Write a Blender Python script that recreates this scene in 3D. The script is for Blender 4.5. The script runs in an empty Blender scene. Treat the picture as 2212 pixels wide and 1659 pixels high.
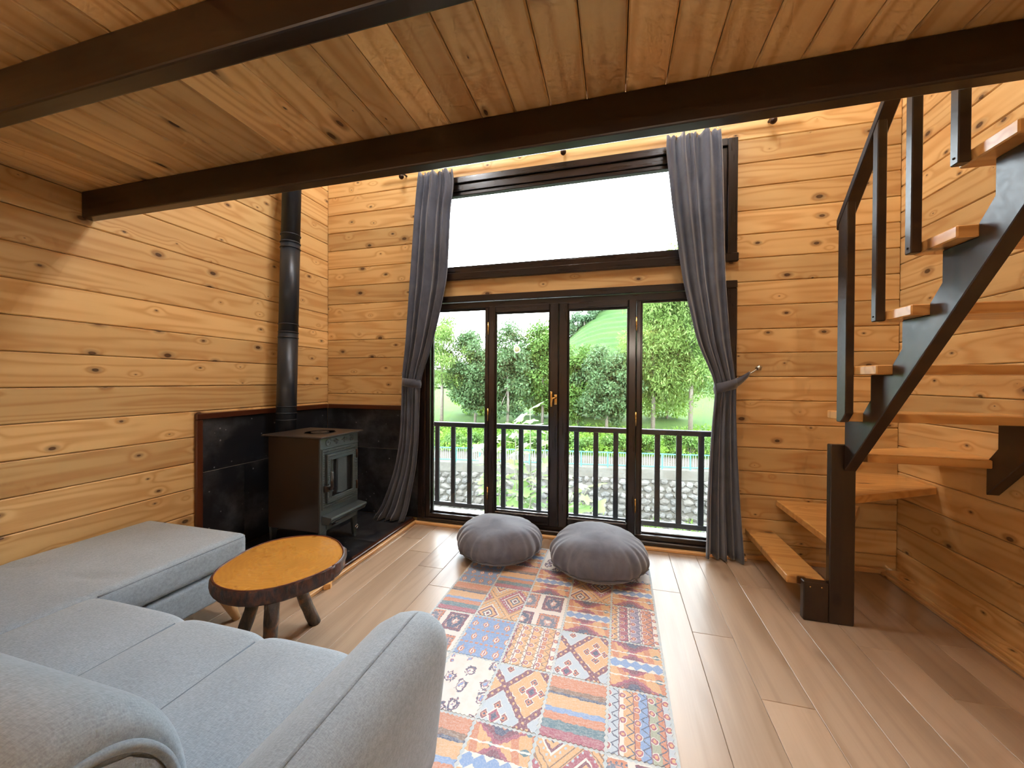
import bpy, bmesh, math, random
import numpy as np
from mathutils import Matrix, Vector

random.seed(7)
rng = np.random.default_rng(7)
scene = bpy.context.scene
COL = scene.collection
PI = math.pi

# ------------------------------------------------------------------ camera
cam_data = bpy.data.cameras.new('camera')
cam = bpy.data.objects.new('camera', cam_data)
COL.objects.link(cam)
cam_data.sensor_fit = 'HORIZONTAL'
cam_data.sensor_width = 36.0
cam_data.lens = 36.0 * 826.93 / 2212.0
cam_data.clip_start = 0.02
cam_data.clip_end = 600
cam.matrix_world = Matrix(((0.96546603, -0.00681747, 0.26043977, 0.0),
                           (0.26048011, 0.00589546, -0.96546121, 0.0),
                           (0.00504659, 0.99995938, 0.00746769, 1.2),
                           (0, 0, 0, 1)))
scene.camera = cam

# ------------------------------------------------------------------ sky, exposure
SKY = 10.5
FILL_UNDER = 95.0  # power of the fill globes added behind the camera
FILL_UPPER = 135.0  # power of the fill globes added high above the window
EXPOSURE = 0.92
world = bpy.data.worlds.new('overcast_sky')
scene.world = world
world.use_nodes = True
bg = world.node_tree.nodes['Background']
bg.inputs['Color'].default_value = (0.83, 0.925, 1.0, 1)
bg.inputs['Strength'].default_value = SKY
vs = scene.view_settings
vs.view_transform = 'Standard'
vs.look = 'None'
vs.gamma = 1.0
vs.exposure = EXPOSURE
vs.use_curve_mapping = False
scene.cycles.max_bounces = 6
scene.cycles.diffuse_bounces = 3
scene.cycles.glossy_bounces = 2
scene.cycles.transmission_bounces = 2
scene.cycles.caustics_reflective = False
scene.cycles.caustics_refractive = False
scene.cycles.use_adaptive_sampling = True
scene.cycles.adaptive_threshold = 0.1
scene.cycles.adaptive_min_samples = 10
scene.cycles.light_sampling_threshold = 0.03
scene.cycles.transparent_max_bounces = 10
scene.cycles.sample_clamp_indirect = 20.0
scene.cycles.use_denoising = True

# ------------------------------------------------------------------ object helpers
W = {}
I4 = Matrix.Identity(4)


def put(o, mw, parent=None):
    COL.objects.link(o)
    if parent is not None:
        o.parent = parent
        o.matrix_parent_inverse = W[parent.name].inverted()
    o.matrix_basis = mw
    W[o.name] = mw.copy()
    return o


def tag(o, label=None, cat=None, group=None, kind=None):
    if label: o['label'] = label
    if cat: o['category'] = cat
    if group: o['group'] = group
    if kind: o['kind'] = kind
    return o


def thing(name, loc, label, cat, group=None, kind=None):
    o = bpy.data.objects.new(name, None)
    o.empty_display_size = 0.1
    put(o, Matrix.Translation(loc))
    return tag(o, label, cat, group, kind)


def set_mat(me, mat):
    for m in (mat if isinstance(mat, (list, tuple)) else [mat]):
        me.materials.append(m)


def mobj(name, verts, faces, mat, parent=None, smooth=False, origin=None, uvs=None):
    """verts in world space; the object's origin is put at `origin` (default centre of the base)."""
    v = np.asarray(verts, float)
    if origin is None:
        lo, hi = v.min(0), v.max(0)
        origin = ((lo[0] + hi[0]) / 2, (lo[1] + hi[1]) / 2, lo[2])
    v = v - np.asarray(origin)
    me = bpy.data.meshes.new(name)
    me.from_pydata([tuple(map(float, p)) for p in v], [], [tuple(map(int, f)) for f in faces])
    set_mat(me, mat)
    if smooth:
        me.polygons.foreach_set('use_smooth', [True] * len(me.polygons))
    if uvs is not None:
        l = me.uv_layers.new(name='UVMap')
        idx = np.empty(len(me.loops), int)
        me.loops.foreach_get('vertex_index', idx)
        l.data.foreach_set('uv', np.asarray(uvs, float)[idx].ravel())
    me.update()
    o = bpy.data.objects.new(name, me)
    return put(o, Matrix.Translation(origin), parent)


AX = {'x': Vector((1, 0, 0)), 'y': Vector((0, 1, 0)), 'z': Vector((0, 0, 1))}
_boxes = {}


def box_mesh(d, bev, mat, seg=1):
    key = (tuple(round(a, 4) for a in d), round(bev, 4), mat.name, seg)
    if key in _boxes:
        return _boxes[key]
    bm = bmesh.new()
    bmesh.ops.create_cube(bm, size=1.0)
    for v in bm.verts:
        v.co = Vector((v.co.x * d[0], v.co.y * d[1], v.co.z * d[2]))
    if bev > 0:
        bmesh.ops.bevel(bm, geom=list(bm.edges), offset=min(bev, min(d) * 0.45), segments=seg, affect='EDGES', profile=0.5)
    me = bpy.data.meshes.new('box')
    bm.to_mesh(me)
    bm.free()
    me.materials.append(mat)
    _boxes[key] = me
    return me


def piece(name, lo, hi, order, mat, parent=None, bev=0.004, seg=1):
    """A bevelled board; local X runs along its grain (order[0]), Y across, Z through."""
    lo, hi = Vector(lo), Vector(hi)
    dim = hi - lo
    d = [abs(dim['xyz'.index(c)]) for c in order]
    a = [AX[c].copy() for c in order]
    m = Matrix((a[0], a[1], a[2])).transposed()
    if m.determinant() < 0:
        a[2] = -a[2]
        m = Matrix((a[0], a[1], a[2])).transposed()
    me = box_mesh(d, bev, mat, seg)
    o = bpy.data.objects.new(name, me)
    mw = Matrix.Translation((lo + hi) / 2) @ m.to_4x4()
    return put(o, mw, parent)


def bar(name, p0, p1, w, t, mat, parent=None, bev=0.003, up=(0, 0, 1)):
    """A square bar from p0 to p1; w across, t along `up`."""
    p0, p1 = Vector(p0), Vector(p1)
    x = (p1 - p0)
    L = x.length
    x.normalize()
    y = Vector(up).cross(x)
    y.normalize()
    z = x.cross(y)
    me = box_mesh((L, w, t), bev, mat)
    o = bpy.data.objects.new(name, me)
    m = Matrix((x, y, z)).transposed().to_4x4()
    return put(o, Matrix.Translation((p0 + p1) / 2) @ m, parent)


def tube_geo(pts, radii, n=12, cap=True, base=0, wob=None):
    pts = [np.asarray(p, float) for p in pts]
    if np.isscalar(radii): radii = [radii] * len(pts)
    V, F = [], []
    prev = None
    for i, p in enumerate(pts):
        t = (pts[min(i + 1, len(pts) - 1)] - pts[max(i - 1, 0)])
        t = t / (np.linalg.norm(t) + 1e-12)
        if prev is None:
            a = np.array([0, 0, 1.0]) if abs(t[2]) < 0.9 else np.array([1.0, 0, 0])
        else:
            a = prev
        u = a - t * (a @ t)
        u /= np.linalg.norm(u)
        prev = u
        w = np.cross(t, u)
        for k in range(n):
            th = 2 * PI * k / n
            r = radii[i] * (1 if wob is None else wob(i, k))
            V.append(p + r * (math.cos(th) * u + math.sin(th) * w))
    for i in range(len(pts) - 1):
        for k in range(n):
            a = base + i * n + k
            b = base + i * n + (k + 1) % n
            F.append((a, b, b + n, a + n))
    if cap:
        F.append(tuple(base + k for k in range(n))[::-1])
        F.append(tuple(base + (len(pts) - 1) * n + k for k in range(n)))
    return V, F


def tube(name, pts, radii, mat, parent=None, n=12, smooth=True, origin=None, wob=None):
    V, F = tube_geo(pts, radii, n, wob=wob)
    return mobj(name, V, F, mat, parent, smooth, origin)


def prism(name, poly, axis, a0, a1, mat, parent=None, bev=0.003, smooth=False):
    """Polygon (in the other two axes, cyclic order after `axis`) extruded along axis from a0 to a1."""
    n = len(poly)
    V = []
    for a in (a0, a1):
        for (p, q) in poly:
            V.append({'x': (a, p, q), 'y': (q, a, p), 'z': (p, q, a)}[axis])
    F = [tuple(range(n))[::-1], tuple(range(n, 2 * n))]
    for i in range(n):
        j = (i + 1) % n
        F.append((i, j, n + j, n + i))
    o = mobj(name, V, F, mat, parent, smooth)
    bm = bmesh.new()
    bm.from_mesh(o.data)
    bmesh.ops.recalc_face_normals(bm, faces=bm.faces)
    if bev:
        bmesh.ops.bevel(bm, geom=list(bm.edges), offset=bev, segments=1, affect='EDGES', clamp_overlap=True)
    bm.to_mesh(o.data)
    bm.free()
    return o


def ticks(a, b, r, n):
    e = [0, .12 * r, .35 * r, .65 * r, r]
    if b - a < 2.1 * r:
        return list(np.linspace(a, b, n + 2))
    return [a + k for k in e] + list(np.linspace(a + r, b - r, n + 2)[1:-1]) + [b - k for k in e[::-1]]


def rounded(name, lo, hi, r, n, mat, parent=None, fn=None):
    """A box with radius-r edges and an even grid, shaped further by fn(points)."""
    lo, hi = np.array(lo, float), np.array(hi, float)
    T = [ticks(lo[i], hi[i], r, n[i]) for i in range(3)]
    V, F, idx = [], [], {}

    def vid(i, j, k):
        if (i, j, k) not in idx:
            idx[(i, j, k)] = len(V)
            V.append((T[0][i], T[1][j], T[2][k]))
        return idx[(i, j, k)]
    N = [len(t) - 1 for t in T]
    for i in range(N[0]):
        for j in range(N[1]):
            F.append((vid(i, j, 0), vid(i, j + 1, 0), vid(i + 1, j + 1, 0), vid(i + 1, j, 0)))
            F.append((vid(i, j, N[2]), vid(i + 1, j, N[2]), vid(i + 1, j + 1, N[2]), vid(i, j + 1, N[2])))
    for i in range(N[0]):
        for k in range(N[2]):
            F.append((vid(i, 0, k), vid(i + 1, 0, k), vid(i + 1, 0, k + 1), vid(i, 0, k + 1)))
            F.append((vid(i, N[1], k), vid(i, N[1], k + 1), vid(i + 1, N[1], k + 1), vid(i + 1, N[1], k)))
    for j in range(N[1]):
        for k in range(N[2]):
            F.append((vid(0, j, k), vid(0, j, k + 1), vid(0, j + 1, k + 1), vid(0, j + 1, k)))
            F.append((vid(N[0], j, k), vid(N[0], j + 1, k), vid(N[0], j + 1, k + 1), vid(N[0], j, k + 1)))
    P = np.array(V)
    q = np.clip(P, lo + r, hi - r)
    d = P - q
    L = np.linalg.norm(d, axis=1, keepdims=True)
    P = np.where(L > 1e-9, q + d / np.maximum(L, 1e-9) * np.minimum(r, np.abs(d).max(1, keepdims=True)), P)
    if fn is not None:
        P = fn(P)
    return mobj(name, P, F, mat, parent, True)


def lathe(name, prof, c, mat, parent=None, n=48, fn=None, smooth=True):
    V, F = [], []
    m = len(prof)
    for (r, z) in prof:
        for k in range(n):
            th = 2 * PI * k / n
            V.append((c[0] + r * math.cos(th), c[1] + r * math.sin(th), c[2] + z))
    for i in range(m - 1):
        for k in range(n):
            a, b = i * n + k, i * n + (k + 1) % n
            F.append((a, b, b + n, a + n))
    F.append(tuple(range(n))[::-1])
    F.append(tuple((m - 1) * n + k for k in range(n)))
    P = np.array(V)
    if fn is not None:
        P = fn(P)
    return mobj(name, P, F, mat, parent, smooth)


def merge(parts):
    V, F = [], []
    for v, f in parts:
        b = len(V)
        V += [tuple(p) for p in v]
        F += [tuple(i + b for i in q) for q in f]
    return V, F


def box_geo(lo, hi):
    x0, y0, z0 = lo
    x1, y1, z1 = hi
    V = [(x0, y0, z0), (x1, y0, z0), (x1, y1, z0), (x0, y1, z0), (x0, y0, z1), (x1, y0, z1), (x1, y1, z1), (x0, y1, z1)]
    F = [(0, 3, 2, 1), (4, 5, 6, 7), (0, 1, 5, 4), (1, 2, 6, 5), (2, 3, 7, 6), (3, 0, 4, 7)]
    return V, F

# ------------------------------------------------------------------ materials
class E:
    """A float socket with arithmetic."""
    def __init__(s, g, v): s.g, s.v = g, v
    def _m(s, op, *o): return s.g.math(op, s, *o)
    def __add__(s, o): return s._m('ADD', o)
    __radd__ = __add__
    def __sub__(s, o): return s._m('SUBTRACT', o)
    def __rsub__(s, o): return s.g.math('SUBTRACT', o, s)
    def __mul__(s, o): return s._m('MULTIPLY', o)
    __rmul__ = __mul__
    def __truediv__(s, o): return s._m('DIVIDE', o)
    def __lt__(s, o): return s._m('LESS_THAN', o)
    def __gt__(s, o): return s._m('GREATER_THAN', o)
    def sin(s): return s._m('SINE')
    def abs(s): return s._m('ABSOLUTE')
    def fract(s): return s._m('FRACT')
    def floor(s): return s._m('FLOOR')
    def pow(s, o): return s._m('POWER', o)
    def min(s, o): return s._m('MINIMUM', o)
    def max(s, o): return s._m('MAXIMUM', o)
    def mod2(s): return s.g.math('MODULO', s, 2.0)
    def step(s, a, b): return s.g.smooth(s, a, b)


class G:
    def __init__(s, name):
        s.mat = bpy.data.materials.new(name)
        s.mat.use_nodes = True
        s.nt = s.mat.node_tree
        s.nt.nodes.clear()
        s.out = s.nt.nodes.new('ShaderNodeOutputMaterial')
        s.bs = s.nt.nodes.new('ShaderNodeBsdfPrincipled')
        s.nt.links.new(s.bs.outputs[0], s.out.inputs[0])

    def new(s, t, **kw):
        n = s.nt.nodes.new(t)
        for k, v in kw.items(): setattr(n, k, v)
        return n

    def plug(s, sock, v):
        if isinstance(v, E): s.nt.links.new(v.v, sock)
        elif hasattr(v, 'is_output'): s.nt.links.new(v, sock)
        else:
            if isinstance(v, (tuple, list)) and sock.type == 'RGBA' and len(v) == 3: v = (*v, 1)
            sock.default_value = v

    def math(s, op, a, *o):
        n = s.new('ShaderNodeMath', operation=op)
        s.plug(n.inputs[0], a)
        for i, b in enumerate(o): s.plug(n.inputs[i + 1], b)
        return E(s, n.outputs[0])

    def smooth(s, x, a, b):
        n = s.new('ShaderNodeMapRange', interpolation_type='SMOOTHSTEP')
        s.plug(n.inputs[0], x); s.plug(n.inputs[1], a); s.plug(n.inputs[2], b)
        return E(s, n.outputs[0])

    def obj(s, seedscale=1.0):
        """object coordinates shifted by the object's own random number"""
        tc = s.new('ShaderNodeTexCoord')
        sp = s.new('ShaderNodeSeparateXYZ')
        s.plug(sp.inputs[0], tc.outputs['Object'])
        r = E(s, s.new('ShaderNodeObjectInfo').outputs['Random'])
        s.rand = r
        x, y, z = (E(s, sp.outputs[i]) for i in range(3))
        return x + r * 173.0 * seedscale, y + r * 91.0 * seedscale, z + r * 57.0 * seedscale

    def uv(s):
        tc = s.new('ShaderNodeTexCoord')
        sp = s.new('ShaderNodeSeparateXYZ')
        s.plug(sp.inputs[0], tc.outputs['UV'])
        s.rand = E(s, s.new('ShaderNodeObjectInfo').outputs['Random'])
        return E(s, sp.outputs[0]), E(s, sp.outputs[1])

    def vec(s, x, y, z=0.0):
        n = s.new('ShaderNodeCombineXYZ')
        for i, a in enumerate((x, y, z)): s.plug(n.inputs[i], a)
        return n.outputs[0]

    def noise(s, v, scale=1.0, detail=2.0, rough=0.5, dist=0.0):
        n = s.new('ShaderNodeTexNoise')
        s.plug(n.inputs['Vector'], v)
        n.inputs['Scale'].default_value = scale
        n.inputs['Detail'].default_value = detail
        n.inputs['Roughness'].default_value = rough
        n.inputs['Distortion'].default_value = dist
        return E(s, n.outputs[0])

    def voro(s, v, scale=1.0, dim='3D', feature='F1'):
        n = s.new('ShaderNodeTexVoronoi', voronoi_dimensions=dim, feature=feature)
        s.plug(n.inputs['Vector'], v)
        n.inputs['Scale'].default_value = scale
        sp = s.new('ShaderNodeSeparateColor')
        if 'Color' in n.outputs and n.outputs['Color'].enabled:
            s.nt.links.new(n.outputs['Color'], sp.inputs[0])
        return E(s, n.outputs['Distance']), E(s, sp.outputs[0]), E(s, sp.outputs[1])

    def mix(s, f, a, b, blend='MIX'):
        n = s.new('ShaderNodeMix', data_type='RGBA', blend_type=blend)
        s.plug(n.inputs[0], f); s.plug(n.inputs[6], a); s.plug(n.inputs[7], b)
        return n.outputs[2]

    def ramp(s, x, stops, mode='LINEAR'):
        n = s.new('ShaderNodeValToRGB')
        r = n.color_ramp
        r.interpolation = mode
        while len(r.elements) < len(stops): r.elements.new(0.5)
        for e, (p, c) in zip(r.elements, stops):
            e.position = p
            e.color = (*c, 1)
        s.plug(n.inputs[0], x)
        return n.outputs[0]

    def value(s, col, k):
        """scale a colour by float k"""
        n = s.new('ShaderNodeHueSaturation')
        s.plug(n.inputs['Value'], k)
        s.plug(n.inputs['Color'], col)
        return n.outputs[0]

    def done(s, col, rough=0.5, bump=None, bstr=0.2, bdist=0.002, spec=0.5, metal=0.0, coat=0.0, sheen=0.0):
        s.plug(s.bs.inputs['Base Color'], col)
        s.plug(s.bs.inputs['Roughness'], rough)
        s.plug(s.bs.inputs['Metallic'], metal)
        s.bs.inputs['Specular IOR Level'].default_value = spec
        s.bs.inputs['Coat Weight'].default_value = coat
        s.bs.inputs['Coat Roughness'].default_value = 0.15
        if sheen:
            s.bs.inputs['Sheen Weight'].default_value = sheen
        if bump is not None:
            b = s.new('ShaderNodeBump')
            b.inputs['Strength'].default_value = bstr
            b.inputs['Distance'].default_value = bdist
            s.plug(b.inputs['Height'], bump)
            s.nt.links.new(b.outputs[0], s.bs.inputs['Normal'])
        return s.mat


def hexc(h):
    r, g, b = (int(h[i:i + 2], 16) / 255 for i in (0, 2, 4))
    f = lambda c: c / 12.92 if c <= 0.04045 else ((c + 0.055) / 1.055) ** 2.4
    return (f(r), f(g), f(b))


def pine(name, light, mid, knot, rough=0.42, ring=46.0, knots=1.0, tint=0.16, coat=0.0, fib=0.25, kx=2.1, ky=4.4):
    g = G(name)
    x, y, z = g.obj()
    d, c1, c2 = g.voro(g.vec(x * kx, y * ky), 1.0, '2D')
    kr = (c1.pow(1.8) * 0.10 + 0.006) * knots
    near = g.math('EXPONENT', (d / 0.13).pow(2.0) * -1.0)
    v = g.noise(g.vec(x * 0.55, y * 6.5, z * 6.5), 1.0, 2.0, 0.45) + near * 0.16 * knots
    rings = ((v * ring).sin() * 0.5 + 0.5).pow(2.2)
    fibre = g.noise(g.vec(x * 5.0, y * 150.0, z * 150.0), 1.0, 2.0)
    broad = g.noise(g.vec(x * 0.7 + 9.0, y * 9.0, z * 9.0), 1.0, 1.0)
    col = g.mix(rings * 0.7 + (fibre - 0.5) * fib, light, mid)
    col = g.mix(broad.step(0.52, 0.75) * 0.45, col, mid)
    # brown halo and the dark knot itself
    wob = g.noise(g.vec(x * 24.0, y * 40.0), 1.0, 1.0) * 0.03
    dd = d + wob - 0.015
    halo = 1.0 - dd.step(kr * 0.9, kr * 2.4)
    core = 1.0 - dd.step(kr * 0.55, kr * 1.0)
    col = g.mix(halo * 0.45, col, knot)
    kd = tuple(a * 0.33 for a in knot)
    col = g.mix(core * 0.85, col, g.mix(((d / kr) * 9.0).sin() * 0.5 + 0.5, kd, tuple(a * 0.7 for a in knot)))
    col = g.value(col, (g.rand - 0.5) * tint * 2.0 + 1.0)
    return g.done(col, rough, coat=coat)


M = {}
M['pine'] = pine('pine_wall_boards', hexc('e2bd83'), hexc('c9965b'), hexc('66402a'), knots=.85, kx=3.3, ky=5.8, ring=54.0)
M['pine_c'] = pine('pine_loft_boards', hexc('ecc588'), hexc('ce9a5c'), hexc('5f3820'), tint=0.2, knots=.8, kx=1.9, ky=4.4)
M['pine_t'] = pine('pine_stair_treads', hexc('e0aa66'), hexc('c98a48'), hexc('6b3c1c'), rough=0.3, coat=0.25)
M['pine_trim'] = pine('pine_trim', hexc('deb27c'), hexc('cf9a60'), hexc('8a5a30'), knots=0.4)


def stain(name, a, b, rough=0.32, coat=0.15):
    g = G(name)
    x, y, z = g.obj()
    f = g.noise(g.vec(x * 3.0, y * 60.0, z * 60.0), 1.0, 3.0)
    p = g.noise(g.vec(x * 2.0, y * 8.0, z * 8.0), 1.0, 2.0)
    d, c1, c2 = g.voro(g.vec(x * 2.0, y * 3.2), 1.0, '2D')
    k = 1.0 - d.step(0.03, 0.09)
    col = g.mix(p.step(0.35, 0.7) * 0.7 + (f - 0.5) * 0.5, a, b)
    col = g.mix(k * 0.7, col, tuple(q * 0.3 for q in a))
    return g.done(col, g.math('ADD', f * 0.2, rough - 0.1), coat=coat)


M['beam'] = stain('dark_stained_beam', hexc('22160d'), hexc('33200f'), 0.34)
M['stair_dark'] = stain('dark_stained_stair_wood', hexc('2b1e18'), hexc('41301f'), 0.36)
M['frame'] = stain('dark_stained_frames', hexc('1e1512'), hexc('2e1f19'), 0.3, 0.3)
M['redtrim'] = stain('red_brown_trim', hexc('4a2413'), hexc('5e3119'), 0.35)


def laminate():
    g = G('oak_laminate_planks')
    x, y, z = g.obj()
    v = g.noise(g.vec(x * 0.45, y * 5.0), 1.0, 2.0, 0.5)
    rings = ((v * 40.0).sin() * 0.5 + 0.5).pow(1.6)
    fibre = g.noise(g.vec(x * 4.0, y * 120.0), 1.0, 3.0)
    br = g.noise(g.vec(x * 0.6, y * 4.0), 1.0, 2.0)
    col = g.mix(rings * 0.4 + (fibre - 0.5) * 0.5, hexc('bea790'), hexc('a38a72'))
    col = g.mix(br.step(0.5, 0.72) * 0.5, col, hexc('8f765e'))
    d, c1, c2 = g.voro(g.vec(x * 1.3, y * 3.0), 1.0, '2D')
    col = g.mix((1.0 - d.step(0.01, 0.10)) * 0.35, col, hexc('7d644c'))
    col = g.value(col, (g.rand - 0.5) * 0.2 + 1.0)
    return g.done(col, fibre * 0.12 + 0.27, spec=0.5)


M['laminate'] = laminate()


def flat(name, c, rough=0.5, metal=0.0, spec=0.5, var=0.0, nscale=30.0, bump=0.0, coat=0.0, sheen=0.0):
    g = G(name)
    x, y, z = g.obj()
    n = g.noise(g.vec(x, y, z), nscale, 3.0)
    col = g.value(c if hasattr(c, 'is_output') else g.mix(0.0, c, c), (n - 0.5) * 2 * var + 1.0)
    return g.done(col, rough, n if bump else None, bump, 0.002, spec=spec, metal=metal, coat=coat, sheen=sheen)


M['subfloor'] = flat('subfloor', hexc('5a4636'), 0.8, var=0.1)
M['backing'] = flat('board_backing', hexc('4a2c16'), 0.8, var=0.1)
M['iron'] = flat('cast_iron_grey', hexc('525a5d'), 0.45, 0.4, var=0.12, nscale=60, bump=0.08)
M['steel_brown'] = flat('sheet_steel_bronze_black', hexc('30261f'), 0.36, 0.3, var=0.15, nscale=6)
M['pipe'] = flat('black_enamel_pipe', hexc('2c333d'), 0.36, 0.3, var=0.1, nscale=12)
M['top_plate'] = flat('stove_top_steel', hexc('4a4544'), 0.42, 0.6, var=0.25, nscale=9, bump=0.05)
M['chrome'] = flat('chrome', (0.8, 0.8, 0.82), 0.15, 1.0)
M['brass'] = flat('brass', hexc('d8b878'), 0.22, 1.0)
M['bronze'] = flat('dark_bronze', hexc('3a2a22'), 0.3, 0.6)
M['railmetal'] = flat('black_railing_paint', hexc('2a2c30'), 0.4, 0.2, var=0.05)
M['silver'] = flat('antique_silver', hexc('b9b7ae'), 0.3, 1.0, var=0.3, nscale=90, bump=0.3)
M['screw'] = flat('dark_screw', hexc('15100d'), 0.5, 0.5)
M['beech'] = flat('beech_leg', hexc('c8a274'), 0.45, var=0.1, nscale=20)


def slate():
    g = G('black_slate')
    x, y, z = g.obj()
    V = g.vec(x, y, z)
    cl = g.noise(V, 3.0, 5.0, 0.65)
    sp, c1, c2 = g.voro(g.vec(x * 1.0, y * 1.0, z), 26.0)
    warp = g.noise(V, 60.0, 3.0)
    spots = (1.0 - (sp + warp * 0.3).step(0.22, 0.34)) * (c1 > 0.84)
    col = g.mix(cl.step(0.42, 0.72) * 0.6, hexc('1a1d23'), hexc('5f6268'))
    col = g.mix(spots * 0.65, col, hexc('a4a4a8'))
    return g.done(col, cl * 0.2 + 0.3, cl, 0.08, 0.003)


M['slate'] = slate()
M['caulk'] = flat('pale_joint', hexc('8c8c8a'), 0.7)


def fabric(name, a, b, weave=420.0, rough=0.95, sheen=0.25, bstr=0.35):
    g = G(name)
    x, y, z = g.obj(0.05)
    V = g.vec(x, y, z)
    w1 = g.noise(g.vec(x * weave, y * weave * 0.22, z * weave * 0.22), 1.0, 1.0)
    w2 = g.noise(g.vec(x * weave * 0.22, y * weave, z * weave), 1.0, 1.0)
    big = g.noise(V, 7.0, 3.0)
    w = w1 * 0.5 + w2 * 0.5
    col = g.mix((w - 0.5) * 1.9 + 0.5, a, b)
    col = g.value(col, (big - 0.5) * 0.2 + 1.0)
    return g.done(col, rough, w, bstr, 0.0012, spec=0.25, sheen=sheen)


M['sofa'] = fabric('grey_sofa_weave', hexc('838f9b'), hexc('abb8c4'))
M['piping'] = fabric('grey_piping', hexc('75818c'), hexc('9aa6b1'))
M['seam'] = flat('seam_thread', hexc('6f7c88'), 0.9)


def velvet(name, a, b, sc=9.0):
    g = G(name)
    x, y, z = g.obj(0.05)
    n = g.noise(g.vec(x, y, z), sc, 4.0, 0.6, 0.6)
    f = g.noise(g.vec(x, y, z), 260.0, 2.0)
    col = g.mix(n.step(0.3, 0.7) * 0.8 + (f - 0.5) * 0.4, a, b)
    return g.done(col, 0.85, f * 0.5 + n, 0.12, 0.004, spec=0.2, sheen=0.5)


M['curtain'] = velvet('charcoal_curtain_velvet', hexc('464955'), hexc('5e6270'), 5.0)
M['cushion'] = velvet('grey_cushion_velvet', hexc('5d6070'), hexc('757988'), 8.0)
M['lining'] = flat('curtain_lining', hexc('6d6863'), 0.8)


def slice_top():
    g = G('varnished_tree_slice')
    tc = g.new('ShaderNodeTexCoord')
    sp = g.new('ShaderNodeSeparateXYZ')
    g.plug(sp.inputs[0], tc.outputs['Object'])
    x, y = E(g, sp.outputs[0]), E(g, sp.outputs[1])
    n = g.noise(g.vec(x, y), 5.0, 3.0, 0.6)
    r = (x * x + y * y * 1.1).pow(0.5) + (n - 0.5) * 0.09
    ring = (r * 330.0).sin() * 0.5 + 0.5
    blotch = g.noise(g.vec(x, y, 0.3), 9.0, 3.0, 0.6, 0.8)
    col = g.mix(ring * 0.5, hexc('c8913f'), hexc('b67c33'))
    col = g.mix(blotch.step(0.35, 0.8) * 0.35, col, hexc('a06a2c'))
    col = g.mix(r.step(0.22, 0.27) * 0.5, col, hexc('cf8f33'))
    return g.done(col, blotch * 0.2 + 0.18, ring, 0.04, 0.001, coat=0.5)


M['slice'] = slice_top()


def bark(name, a, b, c):
    g = G(name)
    x, y, z = g.obj()
    n = g.noise(g.vec(x, y, z * 0.4), 45.0, 4.0, 0.65)
    p = g.noise(g.vec(x, y, z), 14.0, 2.0)
    col = g.mix(n.step(0.35, 0.65), a, b)
    col = g.mix(p.step(0.58, 0.7) * 0.7, col, c)
    return g.done(col, 0.6, n, 0.7, 0.006, coat=0.15)


M['bark'] = bark('varnished_bark', hexc('1c1310'), hexc('56301e'), hexc('8a5a30'))
M['bark_leg'] = bark('hazel_branch_bark', hexc('3a332d'), hexc('5c4c3e'), hexc('8a5a34'))
M['bark_rim'] = flat('dark_rim', hexc('5a2c22'), 0.4)
M['trunk'] = bark('tree_trunk_bark', hexc('5a4e44'), hexc('80766a'), hexc('4a4038'))


def glass():
    g = G('window_glass')
    g.nt.nodes.remove(g.bs)
    t = g.new('ShaderNodeBsdfTransparent')
    t.inputs[0].default_value = (0.97, 0.985, 0.98, 1)
    gl = g.new('ShaderNodeBsdfGlossy')
    gl.inputs['Roughness'].default_value = 0.0
    fr = g.new('ShaderNodeFresnel')
    fr.inputs[0].default_value = 1.45
    m = g.new('ShaderNodeMixShader')
    g.nt.links.new(fr.outputs[0], m.inputs[0])
    g.nt.links.new(t.outputs[0], m.inputs[1])
    g.nt.links.new(gl.outputs[0], m.inputs[2])
    g.nt.links.new(m.outputs[0], g.out.inputs[0])
    return g.mat


M['glass'] = glass()
g_ = G('stove_glass')
M['stove_glass'] = g_.done((0.012, 0.011, 0.01), 0.03, spec=0.6)


def emis(name, col, s):
    g = G(name)
    g.bs.inputs['Emission Color'].default_value = (*col, 1)
    g.bs.inputs['Emission Strength'].default_value = s
    return g.done(col, 0.5)


M['fill_glow'] = emis('fill_globe_glow', (1.0, 0.72, 0.42), 6.0)  # glow of the added fill globes


def leaf(name, a, b, sub=0.35):
    g = G(name)
    geo = g.new('ShaderNodeNewGeometry')
    tc = g.new('ShaderNodeTexCoord')
    n = g.noise(tc.outputs['Object'], 1.1, 3.0, 0.6)
    r = E(g, geo.outputs['Random Per Island'])
    col = g.mix(n.step(0.3, 0.7) * 0.6 + r * 0.4, a, b)
    tr = g.new('ShaderNodeBsdfTranslucent')
    g.plug(tr.inputs[0], g.value(col, 1.15))
    m = g.new('ShaderNodeMixShader')
    m.inputs[0].default_value = sub
    g.done(col, 0.55, spec=0.3)
    g.nt.links.new(g.bs.outputs[0], m.inputs[1])
    g.nt.links.new(tr.outputs[0], m.inputs[2])
    g.nt.links.new(m.outputs[0], g.out.inputs[0])
    return g.mat


def ground(name, a, b, c, sc):
    g = G(name)
    tc = g.new('ShaderNodeTexCoord')
    n = g.noise(tc.outputs['Object'], sc, 5.0, 0.65)
    k = g.noise(tc.outputs['Object'], sc * 6, 3.0, 0.65)
    col = g.mix(n.step(0.35, 0.65), a, b)
    col = g.mix(k.step(0.5, 0.75) * 0.6, col, c)
    return g.done(col, 0.95, spec=0.2)


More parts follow.
